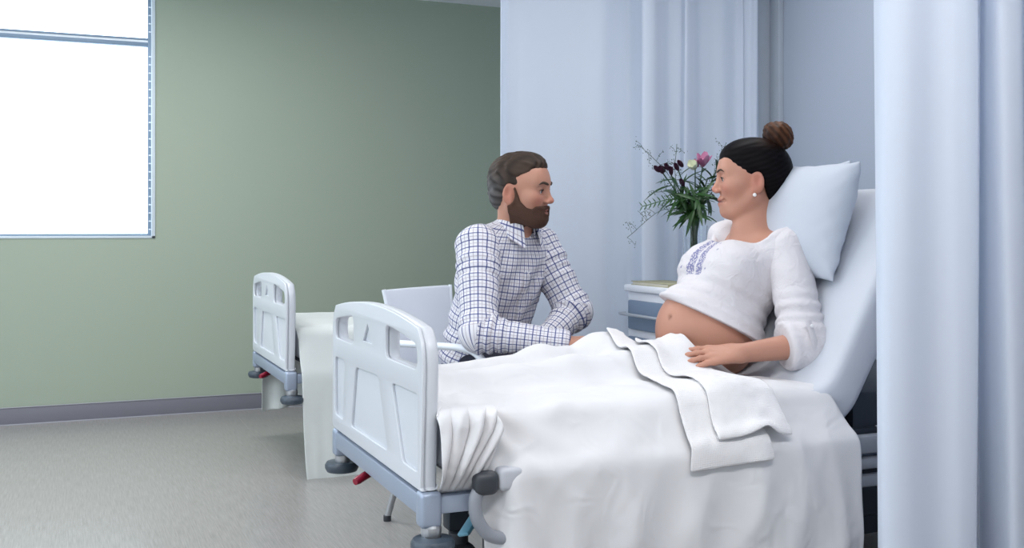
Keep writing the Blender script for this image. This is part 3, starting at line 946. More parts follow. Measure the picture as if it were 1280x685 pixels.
# ================================================================== PEOPLE
def basis(yaw, pitch=0., roll=0.):
    """columns: right, forward, up"""
    f = V(math.cos(yaw)*math.cos(pitch), math.sin(yaw)*math.cos(pitch), math.sin(pitch))
    r = np.cross(f, (0, 0, 1)); r /= np.linalg.norm(r)
    u = np.cross(r, f)
    r2 = r*math.cos(roll)+u*math.sin(roll); u2 = np.cross(r2, f)
    return np.stack([r2, f, u2], 1)
class Frame:
    def __init__(s, o, R, k=1.0): s.o = V(*o); s.R = R; s.k = k
    def __call__(s, x, y, z): return s.o+s.k*(s.R@V(x, y, z))
    def loc(s, P): return (P-s.o)@s.R/s.k
def add_head(S, F, male):
    k = F.k
    def E(c, r, kk=.02, rx=0., sub=False):
        R = F.R
        if rx:
            c_, s_ = math.cos(rx), math.sin(rx)
            R = F.R@np.array([[1, 0, 0], [0, c_, -s_], [0, s_, c_]])
        S.ell(F(*c), V(*r)*k, R, kk*k, sub)
    def Cc(a, b, ra, rb, kk=.015, sub=False): S.cap(F(*a), F(*b), ra*k, rb*k, kk*k, sub)
    E((0, -.012, .040), (.0735, .097, .083), .02)
    E((0, .020, .020), (.066, .072, .070), .03)
    E((0, .034, -.030), (.056, .054, .066), .03)
    j = .058 if male else .050
    for s in (-1, 1):
        Cc((s*j, -.004, -.046), (s*.030, .058, -.088), .018, .017, .03)
        E((s*.042, .060, -.014), (.026, .026, .024), .025)
        Cc((s*.010, .084, .034), (s*.042, .070, .034), .012 if male else .009, .010, .022)
    E((0, .074, -.088), (.023 if male else .019, .020, .018), .028)
    E((0, .060, -.055), (.038, .030, .032), .025)
    E((0, .066, .060), (.045, .020, .030), .035)
    for s in (-1, 1):                                            # eye hollows
        E((s*.031, .094, .014), (.019, .013, .012), .014, sub=True)
    Cc((0, .087, .026), (0, .107, -.016), .0075, .0095, .014)   # nose
    E((0, .110 if male else .1075, -.021), (.0105, .0115, .0095) if male else (.0088, .0100, .0085), .008)
    for s in (-1, 1): E((s*.0115, .101, -.025), (.0085, .0105, .0075), .006)
    for s in (-1, 1): Cc((s*.013, .094, -.034), (s*.030, .080, -.056), .002, .002, .012, True)     # smile fold
    for s in (-1, 1):
        Cc((s*.021, .0860, -.0490), (0, .0935, -.0525), .0050, .0060, .009)
        Cc((s*.017, .0850, -.0610), (0, .0915, -.0640), .0052, .0066, .009)
    for s in (-1, 1): Cc((0, .1005, -.0582), (s*.028, .084, -.0520), .0020, .0022, .004, True)        # mouth line
    for s in (-1, 1):                                            # lids over the eyeballs
        E((s*.031, .0775, .0125), (.0165, .0125, .0125), .005); E((s*.031, .0795, .0185), (.0165, .0125, .0075), .003)
    for s in (-1, 1):                                            # ears
        c_, s_ = math.cos(.25), math.sin(.25)
        R = F.R@np.array([[c_, 0, 0], [0, 1, 0], [0, 0, 1]]+np.zeros((3, 3)))
        ca, sa = math.cos(s*.35), math.sin(s*.35)
        R = F.R@np.array([[ca, -sa, 0], [sa, ca, 0], [0, 0, 1]])
        S.ell(F(s*.0765, -.012, -.004), V(.0075, .0185, .032)*k, R, .008*k)
        S.ell(F(s*.073, -.004, -.028), V(.007, .009, .010)*k, R, .008*k)
        S.ell(F(s*.0835, -.010, .004), V(.006, .0095, .017)*k, R, .005*k, True)
def skin_tint(F, male, base, belly=None):
    def t(P):
        p = F.loc(P)
        n = len(P)
        c = np.tile(V(*base), (n, 1))
        g = lambda q, r: np.exp(-(((p-V(*q))/V(*r))**2).sum(1))[:, None]
        sp = p.copy(); sp[:, 0] = np.abs(sp[:, 0])
        gs = lambda q, r: np.exp(-(((sp-V(*q))/V(*r))**2).sum(1))[:, None]
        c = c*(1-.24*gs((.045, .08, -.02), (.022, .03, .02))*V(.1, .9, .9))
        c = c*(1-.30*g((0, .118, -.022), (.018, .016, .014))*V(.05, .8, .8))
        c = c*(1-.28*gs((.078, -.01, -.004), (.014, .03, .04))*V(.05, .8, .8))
        c = c*(1-(.45 if male else .62)*np.clip(1.5*gs((0, .097, -.057), (.020, .012, .0085)), 0, 1)*V(.25, .75, .60))
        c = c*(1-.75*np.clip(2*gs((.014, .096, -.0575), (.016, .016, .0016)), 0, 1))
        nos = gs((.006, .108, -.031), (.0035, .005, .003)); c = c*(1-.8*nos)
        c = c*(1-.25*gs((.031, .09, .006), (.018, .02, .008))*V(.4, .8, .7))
        c = c*(1+.05*wob(P, 60, 3)[:, None])
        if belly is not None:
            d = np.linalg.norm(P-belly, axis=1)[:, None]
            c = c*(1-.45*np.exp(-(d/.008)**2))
        return np.clip(c, 0, 1)
    return t
def eyes(F, root, iris):
    for s in (-1, 1):
        bm = bmesh.new(); bmesh.ops.create_uvsphere(bm, u_segments=20, v_segments=14, radius=.0128*F.k)
        c = F(s*.031, .0783, .0110)
        me = bpy.data.meshes.new('eye'); 
        vs = np.array([v.co[:] for v in bm.verts])
        d = vs/np.linalg.norm(vs, axis=1, keepdims=True)@(F.R@unit((s*.05, 1, .0)))
        col = np.where((d > .93)[:, None], V(.004, .004, .005), np.where((d > .80)[:, None], V(*iris), V(.70, .68, .66)))
        for v in bm.verts: v.co = v.co+Vector(c)
        bm.to_mesh(me); bm.free()
        a = me.color_attributes.new('tint', 'FLOAT_COLOR', 'POINT')
        a.data.foreach_set('color', np.concatenate([col, np.ones((len(col), 1))], 1).astype(np.float32).ravel())
        smooth(me); put(link_mesh('eye', me, M_eye), root)
        la = [F(s*x, y, z) for x, y, z in ((.0175, .0880, .0115), (.024, .0920, .0148), (.031, .0930, .0158), (.039, .0890, .0142), (.0465, .080, .0095))]
        tube('eyelash', spline(la, 4), .0014*F.k if True else 0, M_lash, root, 6)
def brows(F, root, m, th, S):
    for s in (-1, 1):
        pts = []
        for x, z in ((.013, .0325), (.024, .0365), (.037, .0385), (.050, .0320)):
            ys = np.linspace(.03, .13, 200)
            P = np.array([F(s*x, y, z) for y in ys]); d = S.ev(P); i = np.nonzero(d > 0)[0]
            pts.append(F(s*x, ys[i[0]]+.0006, z))
        tube('eyebrow', spline(pts, 5), [th*F.k*q for q in np.interp(np.linspace(0, 1, 16), [0, .3, .7, 1], [.8, 1.1, .9, .3])], m, root, 8)
def add_hand(S, w, a, n, side, s=1.0, curl=(.15, .25, .2), spread=.04, thumb=(.06, .055, -.01), kk=.006):
    """w wrist, a along the fingers, n back of the hand, side +1 when the thumb lies along a x n"""
    a = unit(a); n = V(*n); n = unit(n-a*(n@a)); b = np.cross(a, n)*side
    kn = []
    for i, (o, L) in enumerate(((.031, .070), (.0105, .078), (-.0105, .073), (-.030, .057))):
        k = w+s*(a*(.088-.004*abs(i-1))+b*o+n*(.004-.0035*abs(i-1.4)))
        S.cap(w+s*b*o*.55, k, .0145*s, .0105*s, .014)
        d = a*1.0+b*(spread*(1.5-i)); d = unit(d); m = n
        p = k; ang = 0; rr = [.0092, .0085, .0078, .0066]
        for q, fr in enumerate((.45, .31, .24)):
            ang += curl[q]*(1+.12*i)
            dd = d*math.cos(ang)-m*math.sin(ang)
            e = p+dd*L*fr*s
            S.cap(p, e, rr[q]*s*(1-.06*(i == 3)), rr[q+1]*s*(1-.06*(i == 3)), kk)
            p = e
    t0 = w+s*(a*.018+b*.022); t1 = w+s*(a*(thumb[0]-.012)+b*thumb[1]*.85+n*thumb[2]); t2 = t1+s*(a*.032+b*.008+n*thumb[2]*.4); t3 = t2+s*(a*.024-b*.002)
    S.cap(t0, t1, .016*s, .012*s, .012); S.cap(t1, t2, .0105*s, .0095*s, .006); S.cap(t2, t3, .0092*s, .0072*s, .004)

# ------------------------------------------------------------------ the man
MY = math.radians(-70)
mf = V(math.cos(MY), math.sin(MY), 0); mr = V(math.sin(MY), -math.cos(MY), 0); up = V(0, 0, 1)
PEL = V(1.415, 3.605, .555); WST = V(1.425, 3.580, .69); CHE = V(1.447, 3.530, .875); SHC = V(1.470, 3.490, 1.0)
shR = SHC+mr*.182+up*-.005; shL = SHC-mr*.178-up*.012
NB = V(1.480, 3.468, 1.065)
HM = Frame((1.484, 3.428, 1.188), basis(math.radians(-46), math.radians(-4), math.radians(-3)), 1.07)
elR = V(1.272, 3.295, .705); wrR = V(1.530, 3.165, .675)
elL = V(1.712, 3.455, .755); wrL = V(1.515, 3.345, .640)
hipR = PEL+mr*.09-up*.02; hipL = PEL-mr*.09-up*.02
knR = hipR+mf*.40+mr*.03+up*.005; knL = hipL+mf*.40-mr*.04+up*.005
anR = V(*(knR[:2]+mf[:2]*-.02), .10); anL = V(*(knL[:2]+mf[:2]*.0), .10)
man = thing('person', (PEL[0], PEL[1], 0), 'bearded man in a white navy-checked shirt sitting beside the bed, looking right', 'person')
def torso_frame():
    sp = SHC-PEL; u = sp/np.linalg.norm(sp); r = mr; f = np.cross(u, r)
    return np.stack([r, f, u], 1)
TR = torso_frame()
def man_torso(S, g):
    S.ell(PEL+up*.01, (.172+g, .130+g, .125+g), TR, .05)
    S.ell(WST, (.160+g, .122+g, .15+g), TR, .07)
    S.ell(CHE, (.172+g, .122+g, .165+g), TR, .07)
    S.cap(shR-mr*.045-up*.01, shL+mr*.045-up*.01, .062+g, .062+g, .07)
    S.cap(NB-up*.03-mf*.02, shR-mr*.06+up*.01, .052+g*.8, .042+g*.8, .05)
    S.cap(NB-up*.03-mf*.02, shL+mr*.06+up*.01, .052+g*.8, .042+g*.8, .05)
SB = SDF()
man_torso(SB, -.014)
SB.cap(NB-up*.02, HM(0, -.022, -.03), .062, .060, .035)
add_head(SB, HM, True)
SB.chain([shR+mr*-.02, elR, wrR], [.044, .040, .029], .03); SB.chain([shL+mr*.02, elL, wrL], [.044, .040, .029], .03)
ar = unit(wrR-elR)
add_hand(SB, wrR+ar*.012, (.86, -.45, .10), (.15, -.25, .95), 1, 1.05, curl=(.25, .35, .25))
add_hand(SB, wrL+unit(wrL-elL)*.01, (-.75, -.55, -.22), (-.3, -.1, .95), -1, 1.05, curl=(.3, .5, .4))
for h_, k_, a_ in ((hipR, knR, anR), (hipL, knL, anL)):
    SB.chain([h_, k_, a_], [.075, .055, .036], .03)
    SB.cap(a_-up*.04, a_-up*.06+mf*.13, .034, .026, .03)
sdf_obj('body', SB, .0034, M_skin, man, tint=skin_tint(HM, True, (.47, .24, .168)), sm=1)
eyes(HM, man, (.08, .10, .12)); brows(HM, man, M_browm, .0042, SB)

ST = SDF(); man_torso(ST, .010)
ST.ell(PEL-up*.07+mf*.02, (.182, .150, .085), TR, .06)
ST.cap(NB-up*.06, NB+up*.12+mf*.01, .054, .060, .012, True)
ST.cap(NB+mf*.075-up*.005, NB+mf*.105-up*.085, .028, .010, .012, True)
def shirt_fold(P, d):
    l = (P-CHE)@TR
    a = np.arctan2(l[:, 0], l[:, 1])
    w = .0040*wob(np.stack([a*.16, l[:, 2]*.45, l[:, 1]*.3], 1), 55, 4, 6)
    sag = np.clip((-.10-l[:, 2])/.15, 0, 1)
    w += .008*sag*np.sin(l[:, 2]*85+3*l[:, 0]*6+1.5*np.sin(a*3))
    dr = np.exp(-((l[:, 2]+.0)/.16)**2)
    w += .0045*dr*np.sin((l[:, 0]*.8+l[:, 2]*.6)*75)
    return d-w
ST.post.append(shirt_fold)
def torso_uv(P):
    l = (P-CHE)@TR
    a = np.arctan2(l[:, 0], l[:, 1])
    return np.stack([a*.165+.004, l[:, 2]+.25*np.clip(l[:, 2]-.14, 0, 1)], 1)
shirt = sdf_obj('shirt', ST, .0055, M_check, man, uv=torso_uv, sm=2)
def sleeve(name, pts, rs, refv, seed, m, root, h=.005, cut=None, uvm=True, creases=(), rip=.0028):
    S = SDF(); S.chain(pts, rs, .045)
    L = np.cumsum([0]+[np.linalg.norm(pts[i+1]-pts[i]) for i in range(len(pts)-1)])
    def param(P):
        best = np.full(len(P), 9.); U = np.zeros(len(P)); A = np.zeros(len(P))
        for i in range(len(pts)-1):
            ab = pts[i+1]-pts[i]; ln = np.linalg.norm(ab); t = ab/ln
            h_ = np.clip((P-pts[i])@t, 0 if i else -.2, ln if i < len(pts)-2 else ln+.2)
            q = P-pts[i]-h_[:, None]*t
            d = np.linalg.norm(q, axis=1)
            x = refv-t*(refv@t); x /= np.linalg.norm(x); y = np.cross(t, x)
            mk = d < best
            best = np.where(mk, d, best); U = np.where(mk, L[i]+h_, U); A = np.where(mk, np.arctan2(q@y, q@x), A)
        return U, A
    def post(P, d):
        U, A = param(P)
        w = rip*np.sin(U*70+2.0*np.sin(A+seed)+seed)*(.4+.6*np.sin(A*1.0+U*9+seed))
        for u0, wd, am in creases:
            w = w+am*np.exp(-((U-u0)/wd)**2)*np.sin((U-u0)*165+1.3*np.sin(A*2+seed))
        d = d-w
        if cut: d = cut(P, d, U, A)
        return d
    S.post.append(post)
    def uv(P):
        U, A = param(P)
        return np.stack([A*.062+.006, U], 1)
    return sdf_obj(name, S, h, m, root, uv=uv if uvm else None, sm=2)
def cuff_cut(Lc):
    def c(P, d, U, A):
        e = np.exp(-((U-(Lc-.028))/.022)**4)
        d = d-.003*e
        return smax(d, U-Lc, .004)
    return c
LR = np.linalg.norm(elR-shR)+np.linalg.norm(wrR-elR); LLf = np.linalg.norm(elL-shL)+np.linalg.norm(wrL-elL)
sleeve('sleeve', [shR-mr*.03, elR, wrR], [.083, .060, .042], V(-.3, -1, .1), 1.0, M_check, man, cut=cuff_cut(LR+.03+.0), creases=((.36, .07, .0065), (.10, .06, .004)))
sleeve('sleeve', [shL+mr*.03, elL, wrL], [.081, .060, .043], V(-.5, -1, .1), 2.2, M_check, man, cut=cuff_cut(LLf+.02), creases=((.30, .07, .0065), (.09, .06, .004)))
# collar
def collar():
    nax = unit(V(.012, -.05, .2)); 
    c0 = NB+up*-.012+mf*.004
    ph = np.linspace(-158, 158, 45)*PI/180
    rows = []
    for r_, z_, pt in ((.068, -.012, 0), (.0645, .034, 0), (.0675, .040, 0), (.072, .036, 0), (.080, .010, .5), (.086, -.006, 1)):
        row = []
        for p in ph:
            fr = max(0, (abs(p)-1.6)/1.15)
            q = c0+(-mf*math.cos(p)+mr*math.sin(p))*(r_+.012*fr*pt)*(1+.10*max(0, -math.cos(p)))
            q = q+up*(z_-.020*fr-.046*pt*fr**1.5)
            row.append(q)
        rows.append(row)
    P = np.array(rows)
    o = grid_obj('collar', P, M_check, man, thick=.003, sub=1)
    uvl = o.data.uv_layers.new(name='cloth')
    n = len(ph)
    vi = np.zeros(len(o.data.loops), dtype=np.int32); o.data.loops.foreach_get('vertex_index', vi)
    uv = np.stack([ph[vi % n]*.078+.008, np.array([0, .045, .05, .055, .075, .10])[vi//n]], 1)
    uvl.data.foreach_set('uv', uv.astype(np.float32).ravel())
collar()
# placket, buttons and pocket laid on the shirt surface
def surf(S, o, d, t0=.0, t1=.4):
    t = np.linspace(t0, t1, 220); P = o+t[:, None]*d
    v = S.ev(P); i = np.nonzero(v > 0)[0]
    return P[i[0]] if len(i) else P[-1]
tc_ = lambda s: PEL+(SHC-PEL)*s
def patch(name, x0, x1, s0, s1, nx, nz, lift, m, uvoff=0):
    G = []
    for x in np.linspace(x0, x1, nx):
        row = []
        for s_ in np.linspace(s0, s1, nz):
            p = surf(ST, tc_(s_)+mr*x, TR[:, 1]); row.append(p+TR[:, 1]*lift)
        G.append(row)
    G = np.array(G)
    o = grid_obj(name, G, m, man, thick=.003)
    uvl = o.data.uv_layers.new(name='cloth')
    vi = np.zeros(len(o.data.loops), dtype=np.int32); o.data.loops.foreach_get('vertex_index', vi)
    uv = torso_uv(G.reshape(-1, 3))+V(uvoff, 0)
    uvl.data.foreach_set('uv', uv[vi].astype(np.float32).ravel())
    return o
pk = patch('placket', -.016, .016, .12, .86, 5, 40, .0015, M_check, .008)
for s_ in (.25, .40, .55, .70, .84):
    p = surf(ST, tc_(s_), TR[:, 1])+TR[:, 1]*.003
    lathe('button', [(.0052, 0), (.0056, .0015), (.004, .0025)], p, M_button, man, 12, axis=TR[:, 1])
patch('pocket', -.125, -.045, .58, .80, 10, 12, .0015, M_check, .004)
# trousers and shoes
STR = SDF()
STR.ell(PEL-up*.035, (.170, .132, .10), TR, .05)
for h_, k_, a_ in ((hipR, knR, anR), (hipL, knL, anL)):
    STR.chain([h_+up*.005, k_, a_], [.092, .070, .060], .03)
STR.post.append(lambda P, d: d-.003*wob(P, 60, 8)+0*d)
STR.post.append(lambda P, d: smax(d, .10-P[:, 2], .01))
sdf_obj('trousers', STR, .009, M_trous, man, sm=1)
for a_ in (anR, anL):
    S = SDF(); S.cap(a_-up*.035, V(a_[0], a_[1], .05)+mf*.05, .042, .042, .03); S.cap(V(*a_[:2], .045), V(*a_[:2], .040)+mf*.17, .042, .036, .03)
    S.post.append(lambda P, d: smax(d, .004-P[:, 2], .004))
    sdf_obj('shoe', S, .007, M_shoe, man)
# hair: swept back, greying at the sides
def hair_man():
    S = SDF(); F = HM; k = F.k
    S.ell(F(0, -.016, .048), V(.0800, .101, .087)*k, F.R, .02)
    S.ell(F(0, .030, .096), V(.050, .056, .036)*k, F.R, .03*k)
    S.ell(F(0, -.062, -.010), V(.060, .045, .055)*k, F.R, .03*k)
    def post(P, d):
        p = F.loc(P)
        yh = np.interp(p[:, 2], [-.10, -.055, -.03, -.012, .0, .018, .040, .062, .074, .088, .13], [-.06, -.044, -.036, .004, .018, .022, .027, .034, .066, .090, .10])
        yh = yh-np.abs(p[:, 0])*.10*(p[:, 2] > .05)
        g = np.sin(p[:, 0]*330+5*np.sin(p[:, 1]*28)+p[:, 2]*200)*.0013+wob(p*V(4, 1, 3), 80, 2)*.0026
        s = d/k-g
        s = smax(s, p[:, 1]-yh, .006)
        s = smax(s, -.078-p[:, 2]+.1*np.abs(p[:, 1]+.05), .006)
        ear = np.sqrt(((np.abs(p[:, 0])-.082)/.03)**2+((p[:, 1]+.008)/.021)**2+((p[:, 2]+.002)/.033)**2)
        s = smax(s, (1-ear)*.02, .004)
        return s*k
    S.post.append(post)
    def tint(P):
        p = F.loc(P)
        w = np.clip((-.01-p[:, 1])/.07, 0, 1)*np.clip((.075-p[:, 2])/.06, 0, 1)
        st = .5+.5*np.sin(p[:, 0]*330+7*np.sin(p[:, 1]*25)+p[:, 2]*90)
        c = V(.050, .030, .020)*(1-w[:, None]*.8)+V(.14, .14, .145)*(w[:, None]*.8)
        return c*(.42+.52*st[:, None])
    sdf_obj('hair', S, .0030, M_hairm, man, tint=tint, sm=1)
hair_man()
def beard():
    S = SDF(); F = HM; k = F.k
    B = SDF(); add_head(B, F, True); B.cap(F(0, -.03, -.06), F(0, -.05, -.16), .056*k, .058*k, .03)
    S.p = list(B.p)
    def post(P, d):
        p = F.loc(P); x = np.abs(p[:, 0])
        zc = np.interp(p[:, 1], [-.02, .012, .03, .05, .065, .078, .10], [.0, .022, -.026, -.046, -.050, -.040, -.037])
        s = d/k-.0058-.0012*wob(p, 300, 3)
        s = smax(s, p[:, 2]-zc, .008)
        s = smax(s, -.015-p[:, 1]+.004, .004)
        s = smax(s, -.116-p[:, 2]+.35*(.06-p[:, 1]) - .02, .006)
        lip = np.sqrt((x/.0205)**2+((p[:, 2]+.0575)/.0092)**2)
        s = smax(s, (1-np.where(p[:, 1] > .06, lip, 9))*.008, .002)
        ear = np.sqrt(((x-.08)/.03)**2+((p[:, 1]+.008)/.020)**2+((p[:, 2]+.006)/.033)**2)
        s = smax(s, (1-ear)*.02, .004)
        return s*k
    S.post.append(post)
    lo = np.min([F(x, y, z) for x in (-.1, .1) for y in (-.05, .14) for z in (-.15, .03)], 0)
    hi = np.max([F(x, y, z) for x in (-.1, .1) for y in (-.05, .14) for z in (-.15, .03)], 0)
    sdf_obj('beard', S, .0028, M_beard, man, sm=1, lo=lo, hi=hi)
beard()

# ------------------------------------------------------------------ the woman
HW = Frame((1.988, 2.75, 1.205), basis(math.radians(151), math.radians(-1), math.radians(0)), 1.04)
wPEL = V(1.80, 2.72, .725); wBEL = V(1.795, 2.715, .738); wCHE = V(1.935, 2.72, .915); wNB = V(2.012, 2.735, 1.065)
wsL = V(1.992, 2.545, 1.000); wsR = V(1.985, 2.90, 1.010)
weL = V(1.945, 2.440, .722); wwL = V(1.752, 2.478, .702)
weR = V(2.0, 3.03, .735); wwR = V(1.875, 2.93, .70)
spn = unit(wNB-wPEL); WR = np.stack([V(0, 1, 0), unit(np.cross(spn, V(0, 1, 0))), spn], 1)     # right, forward, up the spine
if WR[0, 1] > 0: WR[:, 1] *= -1
wf = WR[:, 1]
woman = thing('person', (1.80, 2.72, .62), 'pregnant woman with a dark hair bun reclining on the bed in a white blouse', 'person')
def woman_torso(S, g, belly=True):
    S.ell(wPEL, V(.175, .115, .12)+g, WR, .06)
    if belly:
        S.ell(wBEL, V(.150, .168, .150)+g, WR, .05)
    S.ell(wCHE+spn*-.02, V(.150, .105, .15)+g, WR, .06)
    S.cap(wsR-V(0, .055, .015), wsL+V(0, .055, -.015), .058+g*1.6, .058+g*1.6, .05)
    S.cap(wNB-up*.03, wsL+V(0, .06, .0), .044+g*.7, .036+g*.7, .05); S.cap(wNB-up*.03, wsR-V(0, .06, .0), .044+g*.7, .036+g*.7, .05)
    for s in (-1, 1):
        S.ell(wCHE+wf*.080+V(0, s*.072, 0)-spn*.038, V(.076, .072, .076)+g, WR, .045)
WB = SDF(); woman_torso(WB, -.008)
WB.cap(wNB-up*.02, HW(0, -.018, -.04), .050, .050, .04)
WB.cap(wNB+wf*.015-up*.015, wNB+wf*.05-up*.04, .045, .05, .05)
add_head(WB, HW, False)
WB.chain([wsL+V(0, .03, -.02), weL, wwL], [.036, .040, .0265], .03); WB.chain([wsR, weR, wwR], [.046, .040, .0265], .03)
add_hand(WB, wwL, (-.93, .30, -.04), (.05, -.55, .83), 1, .99, curl=(.07, .13, .10), spread=.05, thumb=(.062, .046, -.012))
add_hand(WB, wwR, (-.60, -.72, .12), (-.3, .45, .85), -1, .93, curl=(.2, .3, .2))
wh = [(V(1.72, 2.72+s*.095, .635), V(1.27, 2.72+s*.105, .638), V(.90, 2.71+s*.085, .625)) for s in (-1, 1)]
for a, b, c in wh:
    WB.chain([a, b, c], [.066, .046, .032], .03); WB.cap(c, c+V(-.055, 0, .03), .030, .022, .03)
NAV = None
tm = SDF(); tm.p = WB.p
t_ = np.linspace(.0, .3, 300); rd = unit(V(-.93, -.12, .22)); Pp = wBEL+V(0, -.01, .02)+t_[:, None]*rd
NAV = Pp[np.nonzero(WB.ev(Pp) > 0)[0][0]]
WB.cap(NAV+rd*.004, NAV-rd*.004, .0045, .003, .008, True)
sdf_obj('body', WB, .0034, M_skin, woman, tint=skin_tint(HW, False, (.50, .25, .175), NAV), sm=1)
eyes(HW, woman, (.05, .03, .02)); brows(HW, woman, M_browm, .0030, WB)
bm = bmesh.new(); bmesh.ops.create_icosphere(bm, subdivisions=2, radius=.0062)
for v in bm.verts: v.co = v.co+Vector(HW(-.083, -.0, -.041))
bm_obj('earring', bm, M_pearl, woman)
bm = bmesh.new(); bmesh.ops.create_icosphere(bm, subdivisions=2, radius=.0062)
for v in bm.verts: v.co = v.co+Vector(HW(.083, -.0, -.041))
bm_obj('earring', bm, M_pearl, woman)
# blouse, rolled up over the belly
HEM = V(1.672, 2.72, .842); HN = unit(V(.46, -.10, .88))
BL = SDF(); woman_torso(BL, .012)
BL.cap(wCHE+wf*.10+V(0, .05, -.03), wCHE+wf*.10+V(0, -.05, -.03), .055, .055, .06)
def blouse_post(P, d):
    l = (P-wCHE)@WR
    s = (P-HEM)@HN
    w = .003*wob(np.stack([l[:, 0], l[:, 1]*.5, l[:, 2]*1.2], 1), 50, 6)
    near = np.exp(-np.clip(s, 0, 1)/.09)
    w = w+near*.006*np.sin(s*150+1.5*np.sin(l[:, 0]*14)+2*l[:, 0]*9)
    w = w+.008*np.exp(-((s-.012)/.016)**2)
    d = d-w
    nk = (P-(wNB+V(-.062, -.022, .000)))
    q = nk@WR/V(.140, .130, .105)
    k0 = np.sqrt((q**2).sum(1)); nd = (k0-1)*.085
    d = d-.003*np.exp(-((nd-.006)/.006)**2)
    d = smax(d, -nd, .006)
    return smax(d, -s, .008)
BL.post.append(blouse_post)
def blouse_tint(P):
    l = (P-wCHE)@WR
    l = l+V(0, 0, .040)
    x = l[:, 0]-.008
    fr = l[:, 1] > .05
    wd = np.interp(l[:, 2], [-.05, .0, .045, .09, .13], [.038, .036, .028, .026, .05])
    r = ((np.abs(x) < wd) & (np.abs(x) > .004) & fr & (l[:, 2] > -.050) & (l[:, 2] < .150)).astype(float)
    g = np.zeros(len(P))
    for cx, cz in ((.075, .06), (.085, .02), (.07, -.03), (-.06, .06), (-.085, .03), (-.06, -.035), (.06, .095), (-.055, .10)):
        g = np.maximum(g, (((x-cx)**2+(l[:, 2]-cz)**2 < .004**2) & fr).astype(float))
    return np.stack([r, g, np.zeros(len(P))], 1)
sdf_obj('blouse', BL, .0045, M_blouse, woman, tint=blouse_tint, sm=2)
def sl_cut(Lc):
    def c(P, d, U, A):
        d = d-.004*np.exp(-((U-(Lc-.012))/.012)**2)
        return smax(d, U-Lc, .006)
    return c
lL = np.linalg.norm(weL-wsL)
sleeve('blouse_sleeve', [wsL+V(0, .035, -.005), weL+V(.006, 0, 0), weL+.5*(wwL-weL)], [.066, .064, .058], V(-1, -.3, 0), .7, M_blouse, woman, h=.0045, cut=sl_cut(lL+.075), uvm=False, rip=.0012, creases=((.23, .06, .0045),))
sleeve('blouse_sleeve', [wsR-V(0, .03, -.01), weR, weR+.5*(wwR-weR)], [.070, .062, .052], V(-1, .3, 0), 1.7, M_blouse, woman, h=.006, cut=sl_cut(.34), uvm=False, creases=((.22, .06, .005),))
